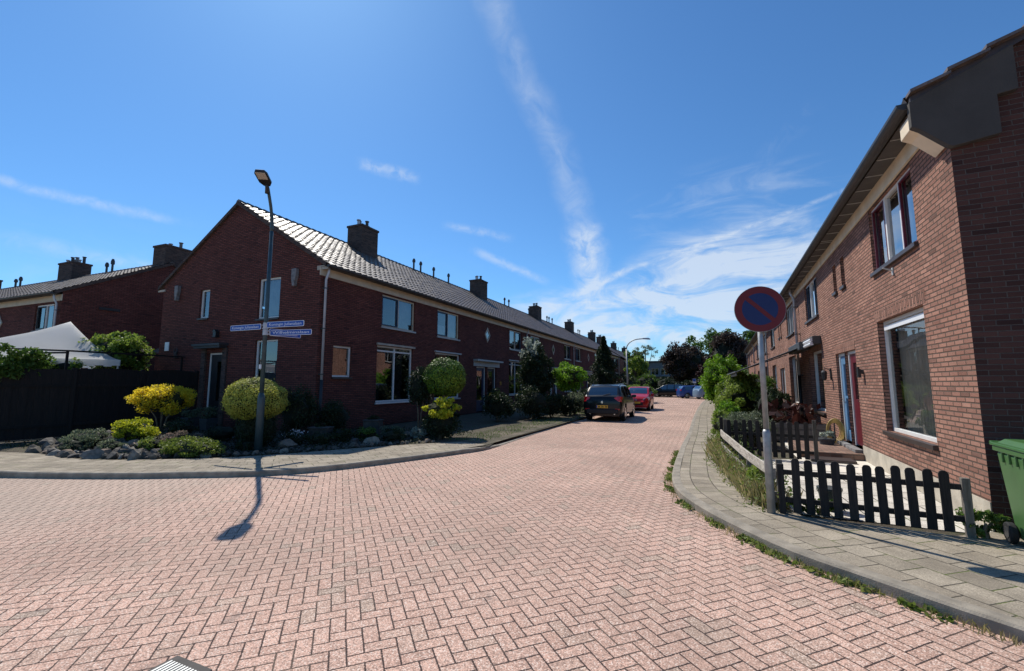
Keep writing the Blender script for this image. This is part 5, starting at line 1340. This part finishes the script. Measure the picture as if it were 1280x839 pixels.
# slate chips between the stones
P = np.c_[rng.uniform(-15.2, -7.5, 15000), rng.uniform(5.3, 11.0, 15000), np.full(15000, -.012)]
P = P[np.array([y > np.interp(x, [-14.3, -12.24, -10.86, -9.64, -8.92, -8.0, -6.97], [5.2, 5.2, 5.8, 6.6, 7.4, 8.8, 10.2]) for x, y, z in P])]; P[:, 2] += np.array([mound(x, y) + .015 for x, y, z in P])
o_ = leaves(P + np.c_[np.zeros(len(P)), np.zeros(len(P)), rng.random(len(P)) * .02], .07, None, 'stone', 'slate_chips', .7, nrm=np.tile(np.array([[0, 0, 1.5]]), (len(P), 1))); tag(o_, 'grey slate chips spread between the corner garden plants', 'gravel'); stuff(o_)

# ---------------------------------------------------------------- cars
def smoothk(keys, x):
    xs = [k[0] for k in keys]; ys = [k[1] for k in keys]
    return float(np.interp(x, xs, ys))
def car(name, label, cat, loc, rz, paint, L, W, top, belt, wid, zb, wheels, wr, cabin, roofw=.74, rear_glass=None, front_glass=None, side=None, wheelr=.33, far=False, plate_rear=False, plate_front=False, rails=False):
    """x runs from the tail (0) to the nose (L); z from the road"""
    o = root(name, label, cat, loc, rz)
    NX = 84 if not far else 44; HW = W / 2
    xs = np.unique(np.concatenate([np.linspace(0, L, NX), np.array([k[0] for k in top])])); NX = len(xs)
    def sect(x):
        tz = smoothk(top, x); bz = min(smoothk(belt, x), tz - .02); w = HW * smoothk(wid, x); rw = w * smoothk(roofw, x)
        lo = zb + .0
        P = [(w * .90, lo), (w * .97, lo + .10), (w * .995, lo + (bz - lo) * .40), (w * 1.0, lo + (bz - lo) * .62), (w * .985, lo + (bz - lo) * .86), (w * .955, bz)]
        h = tz - bz
        for t in (.33, .66, .90): P.append((w * .94 + (rw - w * .94) * t, bz + h * t * .98))
        P += [(rw * .95, bz + h * .975), (rw * .84, tz - .006), (rw * .45, tz + .004), (0, tz + .012)]
        return P
    NS = 13; V = []
    for x in xs:
        S = sect(x); V += [(x, -y, z) for y, z in S] + [(x, y, z) for y, z in S[-2::-1]]
    R_ = 2 * NS - 1
    body = []; gl = {'windscreen': [], 'rear_window': [], 'side_window': []}
    for i in range(NX - 1):
        xm = (xs[i] + xs[i + 1]) / 2
        for j in range(R_ - 1):
            jj = j if j < NS - 1 else R_ - 2 - j
            f = (i * R_ + j, (i + 1) * R_ + j, (i + 1) * R_ + j + 1, i * R_ + j + 1)
            vs = [V[q] for q in f]; zc = sum(v[2] for v in vs) / 4
            hit = False
            if jj <= 3:
                for wx in wheels:
                    if math.hypot(xm - wx, zc - wheelr) < wheelr + .05: hit = True
            if hit: continue
            slot = None
            if 5 <= jj <= 7 and any(a < xm < b for a, b in side): slot = 'side_window'
            elif jj >= 10 and front_glass[0] < xm < front_glass[1]: slot = 'windscreen'
            elif jj >= 10 and rear_glass[0] < xm < rear_glass[1]: slot = 'rear_window'
            (gl[slot] if slot else body).append(f)
    # end caps
    for i, s in ((0, 1), (NX - 1, -1)):
        ring = [i * R_ + j for j in range(R_)]
        for j in range(NS - 1):
            a, b, c, d = ring[j], ring[j + 1], ring[R_ - 2 - j], ring[R_ - 1 - j]
            f = (a, b, c, d) if b != c else (a, b, d)
            body.append(f if s > 0 else f[::-1])
    def mk(nm, faces, mat, par, sm=True):
        if not faces: return None
        used = sorted({q for f in faces for q in f}); mp = {q: k for k, q in enumerate(used)}
        m = MB(); m.add([V[q] for q in used], [tuple(mp[q] for q in f) for f in faces]); return m.build(nm, mat, par, smooth=sm)
    b = mk('body', body, paint, o)
    for k, fs in gl.items():
        if k == 'side_window':                    # one pane per side and per door
            for a_, b_ in side:
                for sg in (-1, 1): mk(k, [f for f in fs if a_ <= sum(V[q][0] for q in f) / 4 <= b_ and sum(V[q][1] for q in f) * sg > 0], 'carglass', o)
        else: mk(k, fs, 'carglass', o)
    # dark interior
    m = MB(); m.box(.35, L - .4, -HW * .84, HW * .84, zb + .06, zb + .42); m.build('underbody', 'black', o)
    m = MB(); cx0, cx1 = rear_glass[1], front_glass[0]; m.box(cx0 + .1, cx1 + .1, -HW * .8, HW * .8, zb + .2, smoothk(belt, (cx0 + cx1) / 2) - .02)
    for sx in (.30, .62):
        for sy in (-.42, .42):
            xx = cx0 + (cx1 - cx0) * sx; m.box(xx, xx + .12, sy * HW - .22, sy * HW + .22, smoothk(belt, xx) - .1, smoothk(belt, xx) + .22)
    m.build('interior', 'black', o)
    for wx in wheels:
        for s in (-1, 1):
            y = s * (HW - .13); m = MB(); n = 28; prof = [(-.105, .72), (-.105, .93), (-.07, 1.0), (.07, 1.0), (.105, .93), (.105, .72)]
            vs = [(wx + wheelr * r * math.cos(2 * PI * k / n), y + q, wheelr + wheelr * r * math.sin(2 * PI * k / n)) for q, r in prof for k in range(n)]
            fs = [(a * n + k, a * n + (k + 1) % n, (a + 1) * n + (k + 1) % n, (a + 1) * n + k) for a in range(5) for k in range(n)] + [tuple(range(n)), tuple(5 * n + k for k in range(n - 1, -1, -1))]
            m.add(vs, fs); w = m.build('wheel', 'rubber', o)
            m = MB(); yo = y + s * .098
            for k in range(5):
                a = k * 2 * PI / 5; u = Vector((math.cos(a), 0, math.sin(a))); v_ = Vector((-math.sin(a), 0, math.cos(a))); c0 = Vector((wx, yo + s * .012, wheelr))
                P4 = [c0 + u * .05 + v_ * .045, c0 + u * wheelr * .66 + v_ * .03, c0 + u * wheelr * .66 - v_ * .03, c0 + u * .05 - v_ * .045]; m.add([tuple(p) for p in P4], [(0, 1, 2, 3)])
            ring = []
            for r in (.62, .71):
                ring += [(wx + wheelr * r * math.cos(2 * PI * k / n), yo + s * .014, wheelr + wheelr * r * math.sin(2 * PI * k / n)) for k in range(n)]
            m.add(ring, [(k, (k + 1) % n, n + (k + 1) % n, n + k) for k in range(n)]); m.tube([(wx, yo, wheelr), (wx, yo + s * .02, wheelr)], .06, 12)
            m.build('rim', 'chrome', w)
        m = MB(); n = 20; rr = wheelr + .06
        for s in (-1, 1):
            y0_, y1_ = s * (HW - .30), s * (HW - .02)
            vs = [(wx + rr * math.cos(PI * k / n), y_, wheelr - .03 + rr * math.sin(PI * k / n)) for y_ in (y0_, y1_) for k in range(n + 1)]
            m.add(vs, [(k, k + 1, n + 2 + k, n + 1 + k) for k in range(n)]); m.add([(wx + rr * math.cos(PI * k / n), y0_, wheelr - .03 + rr * math.sin(PI * k / n)) for k in range(n + 1)], [tuple(range(n + 1))])
        m.build('wheel_arch', 'black', o)
    # mirrors and door seams
    mx = side[-1][1] - .05
    for s in (-1, 1):
        m = MB(); bz = smoothk(belt, mx); y = s * HW * .98
        m.box(mx - .08, mx + .08, min(y, y + s * .2), max(y, y + s * .2), bz + .0, bz + .14); m.build('mirror', paint, o, bevel=.03)
    m = MB()
    for xs_ in (wheels[0] + wheelr + .28, (wheels[0] + wheels[1]) / 2 + .12, wheels[1] - wheelr - .22):
        for s in (-1, 1): 
            bz = smoothk(belt, xs_); w = HW * smoothk(wid, xs_); m.add([(xs_ - .006, s * w * .9985, zb + .12), (xs_ + .006, s * w * .9985, zb + .12), (xs_ + .006, s * (w * 1.004), bz - .12), (xs_ - .006, s * (w * 1.004), bz - .12)], [(0, 1, 2, 3)])
    return o, b

car_top = lambda L, k: None
# black compact SUV seen from behind
o, b = car('parked_car', 'black compact SUV seen from behind, nearest car on the left side of the street', 'car', (-4.26, 19.9, -.1), R(90), 'carblack', 4.36, 1.84,
    [(0, .93), (.02, 1.0), (.06, 1.10), (.16, 1.17), (.30, 1.34), (.48, 1.52), (.62, 1.60), (.9, 1.635), (1.6, 1.66), (2.3, 1.63), (2.7, 1.52), (3.15, 1.27), (3.42, 1.12), (3.8, 1.04), (4.15, .92), (4.30, .80), (4.36, .66)],
    [(0, .90), (.06, 1.06), (.5, 1.10), (2.0, 1.05), (3.2, .99), (4.1, .86), (4.36, .60)],
    [(0, .86), (.03, .92), (.12, .965), (.4, .995), (1, 1), (3.3, 1), (3.9, .96), (4.2, .87), (4.36, .70)], .24, (.80, 3.42), .33, None,
    roofw=[(0, .90), (.15, .88), (.6, .76), (2.3, .78), (3.2, .86), (4.36, .9)], rear_glass=(.17, .50), front_glass=(2.45, 3.25), side=[(.62, 1.32), (1.42, 2.18), (2.26, 2.95)], wheelr=.345)
def rear_bits(o, L, HW, lampz, lampw, plz, paint, tail='tail', glasswrap=True):
    for s in (-1, 1):
        m = MB(); y0, y1 = s * (HW * .52), s * (HW * .965)
        m.add([(-.025, s * HW * .58, lampz + .05), (-.03, s * HW * .80, lampz - .10), (.04, s * HW * .93, lampz - .12), (.20, s * HW * .972, lampz - .02), (.26, s * HW * .955, lampz + .10), (.07, s * HW * .90, lampz + .13), (.0, s * HW * .72, lampz + .11)],
              [(0, 1, 6), (1, 2, 5, 6), (2, 3, 4, 5)] if s < 0 else [(6, 1, 0), (6, 5, 2, 1), (5, 4, 3, 2)])
        m.build('tail_light', tail, o, smooth=False)
        m = MB(); m.box(-.035, -.005, min(s * HW * .62, s * HW * .84), max(s * HW * .62, s * HW * .84), .52, .58); m.build('reflector', 'tail', o, sep=True)
    m = MB(); m.box(-.03, .0, -.26, .26, plz - .06, plz + .06); p = m.build('number_plate', 'plate', o)
    m = MB(); m.box(-.032, -.002, .215, .258, plz - .055, plz + .055); m.build('plate_band', 'nameblue', p)
    m = MB()
    for k in range(8):
        if k in (2, 5): continue
        y = -.20 + k * .052; m.box(-.0325, -.003, y - .016, y + .016, plz - .035, plz + .035)
    m.build('plate_marks', 'black', p)
rear_bits(o, 4.36, .92, 1.0, .3, .66, 'carblack')
m = MB(); m.box(-.07, .02, -.72, .72, .34, .56); m.build('rear_bumper', 'black', o, bevel=.04)
m = MB(); m.tube([(-.015, 0, .86), (-.035, 0, .86)], .05, 16); m.prism([(-.02, .80), (.02, .80), (.03, .90), (0, .94), (-.03, .90)], -.01, .01); m.build('badge', 'chrome', o)
m = MB(); m.tube([(.13, -.02, 1.165), (.20, -.35, 1.24)], .012, 6); m.build('wiper', 'black', o)
for s in (-1, 1): m = MB(); m.tube([(.8, s * .60, 1.60), (.85, s * .60, 1.66), (2.2, s * .62, 1.67), (2.3, s * .62, 1.62)], .018, 6); m.build('roof_rail', 'chrome', o)
for s in (-1, 1): m = MB(); m.tube([(-.05, s * .55, .35), (.2, s * .55, .35)], .035, 10); m.build('exhaust', 'chrome', o)

# red small hatchback facing us
o, b = car('parked_car', 'small red hatchback parked nose towards the camera behind the black SUV', 'car', (-4.0, 31.8, -.1), R(-89.0), 'carred', 3.5, 1.62,
    [(0, .9), (.03, 1.0), (.12, 1.15), (.35, 1.38), (.6, 1.45), (1.3, 1.49), (1.9, 1.46), (2.25, 1.30), (2.65, 1.02), (2.9, .95), (3.2, .88), (3.4, .76), (3.5, .58)],
    [(0, .86), (.1, .98), (1, .95), (2.5, .9), (3.2, .78), (3.5, .52)], [(0, .86), (.1, .95), (.5, 1), (2.6, 1), (3.1, .95), (3.38, .85), (3.5, .7)], .22, (.62, 2.86), .29, None,
    roofw=[(0, .9), (.5, .78), (1.9, .78), (2.5, .88), (3.5, .9)], rear_glass=(.1, .4), front_glass=(2.0, 2.62), side=[(.5, 1.05), (1.13, 1.65), (1.72, 2.3)], wheelr=.29)
for s in (-1, 1):
    m = MB(); m.add([(3.46, s * .40, .66), (3.36, s * .66, .60), (3.10, s * .795, .70), (2.98, s * .775, .88), (3.22, s * .66, .87), (3.42, s * .46, .78)], [(0, 1, 5), (1, 4, 5), (1, 2, 3, 4)] if s < 0 else [(5, 1, 0), (5, 4, 1), (4, 3, 2, 1)]); m.build('headlight', 'head', o)
m = MB(); m.box(3.44, 3.535, -.42, .42, .36, .50); m.build('lower_grille', 'black', o, bevel=.03)
m = MB(); m.box(3.40, 3.52, -.60, .60, .24, .34); m.build('front_bumper', 'carred', o, bevel=.03)
m = MB(); m.box(3.52, 3.545, -.26, .26, .46, .57); m.build('number_plate', 'plate', o)
m = MB(); m.tube([(3.47, 0, .68), (3.50, 0, .67)], .06, 14); m.build('badge', 'chrome', o)

# cars parked across the far end
FC = dict(roofw=[(0, .9), (.6, .78), (2.4, .78), (3.2, .88), (4.6, .9)], rear_glass=(.2, .55), front_glass=(2.5, 3.35), side=[(.6, 1.4), (1.48, 2.25), (2.33, 3.05)])
o, b = car('parked_car', 'black people carrier parked sideways at the far end of the street', 'car', (-1.9, 58.2, -.1), R(174), 'carblack', 4.5, 1.8,
    [(0, .9), (.03, 1.1), (.35, 1.5), (.7, 1.6), (2.2, 1.62), (2.7, 1.5), (3.3, 1.12), (3.6, 1.02), (4.2, .88), (4.42, .76), (4.5, .6)], [(0, .88), (.3, 1.02), (3.2, .96), (4.2, .82), (4.5, .55)],
    [(0, .88), (.1, .96), (.5, 1), (3.4, 1), (4.2, .9), (4.5, .72)], .22, (.8, 3.55), .31, None, wheelr=.32, far=True, **FC)
o, b = car('parked_car', 'blue hatchback parked at the far end beside the black people carrier', 'car', (-2.75, 54.6, -.1), R(22), 'carblue', 4.0, 1.72,
    [(0, .9), (.03, 1.05), (.3, 1.38), (.6, 1.44), (2.0, 1.46), (2.5, 1.32), (3.0, 1.02), (3.4, .93), (3.8, .8), (4.0, .58)], [(0, .86), (.3, .96), (3.0, .9), (3.8, .74), (4.0, .5)],
    [(0, .86), (.1, .95), (.5, 1), (3.0, 1), (3.7, .9), (4.0, .72)], .22, (.7, 3.2), .3, None, wheelr=.3, far=True,
    roofw=[(0, .9), (.5, .78), (2.0, .78), (2.8, .88), (4.0, .9)], rear_glass=(.12, .4), front_glass=(2.2, 2.95), side=[(.5, 1.2), (1.28, 1.95), (2.03, 2.65)])
for s in (-1, 1): m = MB(); m.box(-.02, .06, min(s * .55, s * .8), max(s * .55, s * .8), .86, 1.04); m.build('tail_light', 'tail', o, bevel=.02)
o, b = car('parked_car', 'pale blue car half hidden behind the low golden hedge', 'car', (-.85, 52.2, -.1), R(30), 'carpale', 4.0, 1.72,
    [(0, .9), (.03, 1.05), (.3, 1.38), (.6, 1.44), (2.0, 1.46), (2.5, 1.32), (3.0, 1.02), (3.4, .93), (3.8, .8), (4.0, .58)], [(0, .86), (.3, .96), (3.0, .9), (3.8, .74), (4.0, .5)],
    [(0, .86), (.1, .95), (.5, 1), (3.0, 1), (3.7, .9), (4.0, .72)], .22, (.7, 3.2), .3, None, wheelr=.3, far=True,
    roofw=[(0, .9), (.5, .78), (2.0, .78), (2.8, .88), (4.0, .9)], rear_glass=(.12, .4), front_glass=(2.2, 2.95), side=[(.5, 1.2), (1.28, 1.95), (2.03, 2.65)])

# far street lamp
o = root('street_lamp', 'distant slim street lamp curving over the road beyond the red car', 'street lamp', (-6.1, 39.0, -.1))
m = MB(); m.tube([(0, 0, 0), (0, 0, 4.7)], [.09, .06], 10); m.build('pole', 'galv', o, smooth=True)
pts = [(1.5 * (1 - math.cos(a)) * .75, 0, 4.7 + .85 * math.sin(a)) for a in [R(90) * k / 8 for k in range(9)]] + [(1.65, 0, 5.56)]
m = MB(); m.tube(pts, .045, 8); m.build('arm', 'galv', o, smooth=True)
m = MB(); m.prism([(1.4, 5.52), (2.0, 5.46), (2.05, 5.52), (1.9, 5.62), (1.4, 5.62)], -.12, .12); m.build('lamp_head', 'zinc', o, bevel=.02)
# small blue parking sign
o = root('parking_sign', 'small blue and white sign on a thin post at the far end', 'road sign', (-1.1, 60.3, -.1))
m = MB(); m.tube([(0, 0, 0), (0, 0, 2.3)], .035, 8); m.build('post', 'galv', o); m = MB(); m.box(-.2, .2, -.06, -.04, 1.75, 2.3); f = m.build('board', 'signwhite', o)
m = MB(); m.box(-.17, .17, -.063, -.05, 1.95, 2.27); m.build('face', 'nameblue', f)

# ---------------------------------------------------------------- far backdrop: trees and flats
tree('beech_tree', 'wide copper coloured beech behind the far parked cars', (-2.6, 73), 8.6, (4.1, 4.0, 3.4), 4.9, 15000, .34, 'l_purple', 'copper beeches at the end of the street', clumps=80, cr=.24, core='core_d')
tree('beech_tree', 'taller copper coloured beech right behind the sign, above the green shrubs', (3.1, 64), 8.8, (3.1, 3.2, 3.4), 5.4, 13000, .30, 'l_purple', 'copper beeches at the end of the street', clumps=80, cr=.24, core='core_d')
tree('tall_tree', 'high green tree rising behind the copper beeches', (2.2, 90), 12.5, (5.6, 4.5, 4.6), 8.0, 9000, .42, 'l_mid', None, clumps=60, cr=.2, shell=.5)
tree('tall_tree', 'green tree standing behind the last right hand house', (8.6, 84), 11.5, (4.5, 4.0, 4.4), 7.2, 8000, .42, 'l_mid', None, clumps=60, cr=.2, shell=.5)
tree('red_tree', 'small reddish thin tree in front of the wide beech', (.4, 61.5), 4.6, (1.3, 1.3, 1.5), 2.9, 1600, .22, 'l_red', None, clumps=26, cr=.24, tr=.08)
o = tree('thin_tree', 'tall thin tree with sparse high branches beside the distant flats', (-8.6, 74), 8.2, (2.1, 1.9, 1.5), 7.0, 800, .22, 'l_grey', None, clumps=22, cr=.2, tr=.10, shell=.5)
tree('green_tree', 'round green tree behind the last left hand gable', (-11.6, 82), 8.0, (2.6, 2.6, 3.0), 5.0, 6000, .36, 'l_mid', None, clumps=50, cr=.24, core='core_d')
tree('green_tree', 'pale green tree beside the far lamp pole', (-9.0, 66), 5.2, (2.0, 2.0, 2.0), 3.9, 4500, .26, 'l_fresh', None, clumps=44, cr=.24)
for i, (x, y, rx, rz, mt, lb) in enumerate([(-7.2, 62.5, 2.2, 1.7, 'l_mid', 'green shrub mass below the thin far tree'), (-4.6, 61.5, 1.8, 1.5, 'l_dark', 'dark green shrub left of the black people carrier'), (4.2, 57, 2.2, 2.0, 'l_mid', 'green bush at the far right corner before the beech'),
      (1.8, 60.5, 2.0, 1.6, 'l_dark', 'dark shrub behind the blue hatchback'), (-9.3, 56.5, 1.9, 1.6, 'l_dark', 'dark shrub at the far left corner of the street'), (-1.2, 61.5, 2.0, 1.3, 'l_dark', 'dark shrub behind the black people carrier')]):
    bush('far_shrub', lb, (x, y, -.1), (rx, rx, rz), rz * .95, 3600, .2, mt, clumps=34, cr=.28, core='core_d', stems=2)
# hazy tree belt so that the street does not end in open ground
for i, (x, y, r_, hgt_) in enumerate([(-26, 125, 9, 7), (-12, 128, 8, 7.5), (2, 130, 9, 8), (16, 120, 9, 9), (30, 118, 10, 9), (44, 105, 9, 8), (-42, 118, 10, 7)]):
    tree('background_tree', ['dark broad tree far behind the brick terrace', 'far tree left of the distant flats', 'far tree behind the distant flats', 'far tree hidden behind the copper beeches', 'far tree beyond the right row of houses', 'far tree behind the right hand roofs', 'far tree behind the left hand roofs'][i], (x, y), hgt_ + 2, (r_, 5, hgt_ * .5), hgt_ * .55, 5200, .7, 'l_dark', None, clumps=50, cr=.24, core='core_d')
# distant flats
o = root('flats', 'distant grey block of flats with rows of windows between the far trees', 'building', (-15.5, 100, -.1))
m = MB(); 
hol = [(1.0 + c_ * 2.0, 2.6 + c_ * 2.0, .9 + r_ * 2.6, 2.4 + r_ * 2.6) for c_ in range(6) for r_ in range(2)]
wall_holes(m, 0, 13, 0, 6.3, hol, TI, .2); m.quad((13, 0, 0), (13, 9, 0), (13, 9, 6.3), (13, 0, 6.3)); m.quad((0, 0, 0), (0, 0, 6.3), (0, 9, 6.3), (0, 9, 0)); m.quad((0, 0, 6.3), (13, 0, 6.3), (13, 9, 6.3), (0, 9, 6.3)); m.build('wall', 'facadegrey', o)
m = MB(); m.box(-.2, 13.2, -.3, 9.2, 6.31, 6.6); m.build('roof', 'gutter', o)
for q in hol: window(o, TI, *q, (.5,), 'white', sill=None, recess=.1, glass='glass')
for q in range(2): m = MB(); m.box(.6, 12.6, -1.0, -.01, .55 + q * 2.6, .68 + q * 2.6); m.build('balcony', 'facadegrey', o)
o = root('low_building', 'low beige building with a flat roof behind the far lamp', 'building', (-11.6, 72, -.1))
m = MB(); wall_holes(m, 0, 3.4, 0, 3.6, [(.8, 2.4, 1.2, 2.4)], TI, .15); m.quad((3.4, 0, 0), (3.4, 5, 0), (3.4, 5, 3.6), (3.4, 0, 3.6)); m.quad((0, 0, 3.6), (3.4, 0, 3.6), (3.4, 5, 3.6), (0, 5, 3.6)); m.build('wall', 'olive', o)
m = MB(); m.box(-.15, 3.55, -.15, 5.1, 3.61, 3.85); m.build('roof', 'gutter', o); window(o, TI, .8, 2.4, 1.2, 2.4, (.5,), 'white', recess=.08)

# ---------------------------------------------------------------- world: sky with thin cirrus, one sun
SUN_EL, AZ = R(51), R(180 - 36)           # direction to the sun in the xy plane
SKY = .10
w = bpy.data.worlds.new('World'); SC.world = w; w.use_nodes = True; nt = w.node_tree; nt.nodes.clear()
M_ = Mat('w', nt)
sky = nt.nodes.new('ShaderNodeTexSky'); sky.sky_type = 'NISHITA'; sky.sun_disc = False; sky.sun_elevation = SUN_EL
sky.sun_rotation = PI / 2 - AZ; sky.air_density = 1.0; sky.dust_density = .28; sky.ozone_density = 2.5; sky.altitude = 0
g = X(nt, nt.nodes.new('ShaderNodeTexCoord').outputs['Generated'])
dx, dy, dz = M_.sep(g)
def vdot(a):
    return dx * a[0] + dy * a[1] + dz * a[2]
def streak(a, b, width, soft, bend=0.0, nscale=9.0, thr=(.35, .75), stretch=True):
    A = Vector(a).normalized(); B = Vector(b).normalized(); N = A.cross(B).normalized(); Tn = N.cross(A).normalized()
    tb = math.atan2(B.dot(Tn), B.dot(A))
    u = mth(nt, 'ARCTAN2', vdot(Tn), vdot(A)) / tb; v = vdot(N)
    if bend: v = v - (u * (u * -1.0 + 1.0)) * bend
    q = M_.noise(g, nscale, 5, .6, .4); v = v + (q - .5) * soft
    ed = M_.ss(v.abs(), 0.0, width, 1.0, 0.0)
    e1 = M_.ss(u, -.15, .15) * M_.ss(u, .85, 1.2, 1.0, 0.0)
    mp = nt.nodes.new('ShaderNodeMapping'); nt.links.new(g.o, mp.inputs[0]); 
    q2 = M_.noise(g, nscale * 2.6, 6, .65, .8)
    return ed * e1 * M_.ss(q2, thr[0], thr[1])
def patch(c, rx, rz, pw=1.0):
    C = Vector(c).normalized(); U = Vector((C.y, -C.x, 0)).normalized(); W_ = U.cross(C).normalized()
    a = vdot(U) / rx; b = vdot(W_) / rz; d2 = a * a + b * b
    return M_.ss(d2, 0.0, 1.0, 1.0, 0.0) * M_.ss(vdot(C), 0.0, .1)
cl = streak((-.335, .60, .72), (-.208, .942, .262), .045, .065, -.05, 6.5, (.16, .80)) * .29
cl = cl + streak((-.23, .91, .34), (-.20, .965, .18), .055, .08, 0, 9, (.25, .7)) * .7
cl = cl + streak((.255, .905, .342), (-.133, .959, .251), .0065, .006, -.015, 14, (.3, .75)) * .38
cl = cl + streak((-.14, .957, .25), (-.26, .95, .20), .012, .015, 0, 14, (.2, .7)) * .6
cl = cl + streak((-.95, .24, .300), (-.84, .43, .285), .012, .03, .01, 12, (.2, .7)) * .35
cl = cl + streak((-.94, .28, .215), (-.80, .55, .19), .018, .03, .01, 12, (.2, .7)) * .25
cl = cl + streak((-.62, .65, .445), (-.54, .72, .43), .018, .02, 0, 20, (.25, .7)) * .35
cl = cl + streak((-.50, .79, .345), (-.39, .86, .325), .014, .02, 0, 16, (.25, .7)) * .28
cl = cl + streak((-.45, .83, .29), (-.33, .92, .235), .014, .02, 0, 16, (.2, .6)) * .35
cl = cl + streak((.19, .86, .48), (.10, .915, .39), .03, .05, 0, 6, (.45, .85)) * .14
# feathery cirrus: noise stretched by warping, strongest low above the houses
mp = nt.nodes.new('ShaderNodeMapping'); nt.links.new(g.o, mp.inputs[0]); mp.inputs['Rotation'].default_value = (0, R(24), R(10)); mp.inputs['Scale'].default_value = (1.0, 2.0, 3.6)
cf = M_.noise(X(nt, mp.outputs[0]), 5.5, 9, .62, 1.1)
cf2 = M_.noise(g, 3.4, 5, .6, .5)
cf = cf * .62 + cf2 * .38
cl = cl + M_.ss(cf, .38, .66) * patch((.08, .96, .225), .27, .12) * 1.15
cl = cl + M_.ss(cf, .38, .64) * patch((-.16, .97, .145), .36, .09) * 1.0
cl = cl + M_.ss(cf, .42, .70) * patch((-.05, .99, .08), .55, .09) * .6
cl = cl + M_.ss(cf, .50, .75) * patch((.06, .93, .34), .26, .11) * .3
cl = cl + M_.ss(cf, .46, .8) * M_.ss(dz, .02, .35, 1.0, 0.0) * .22
cl = cl.min(.72)
skc = X(nt, sky.outputs[0])
hsv = nt.nodes.new('ShaderNodeHueSaturation'); nt.links.new(skc.o, hsv.inputs['Color']); hsv.inputs['Saturation'].default_value = 1.0; hsv.inputs['Value'].default_value = 1.0
tint = M_.mix(1.0, X(nt, hsv.outputs[0]), (.60, 1.02, 1.36), 'MULTIPLY')
mixc = M_.mix(cl, tint, (7.4, 8.2, 9.2))
bg = nt.nodes.new('ShaderNodeBackground'); nt.links.new(mixc.o, bg.inputs[0]); bg.inputs[1].default_value = SKY
ow = nt.nodes.new('ShaderNodeOutputWorld'); nt.links.new(bg.outputs[0], ow.inputs[0])

sd = bpy.data.lights.new('sun', 'SUN'); sd.energy = 5.0; sd.angle = R(.5); sd.color = (1, .94, .84)
so = bpy.data.objects.new('sun', sd); COL.objects.link(so)
dirv = Vector((math.cos(AZ) * math.cos(SUN_EL), math.sin(AZ) * math.cos(SUN_EL), math.sin(SUN_EL)))
so.rotation_euler = dirv.to_track_quat('Z', 'Y').to_euler(); so.location = (0, 0, 30)

# ---------------------------------------------------------------- camera
cd = bpy.data.cameras.new('camera'); cam = bpy.data.objects.new('camera', cd); COL.objects.link(cam); SC.camera = cam
cd.sensor_width = 36; cd.lens = 545 / 1280 * 36; cd.clip_end = 3000; cd.clip_start = .05
cam.location = (0, 0, 1.6); cam.rotation_euler = (R(90 + 6.2825), 0, R(23.64))
SC.view_settings.view_transform = 'Standard'; SC.view_settings.look = 'None'; SC.view_settings.exposure = 0
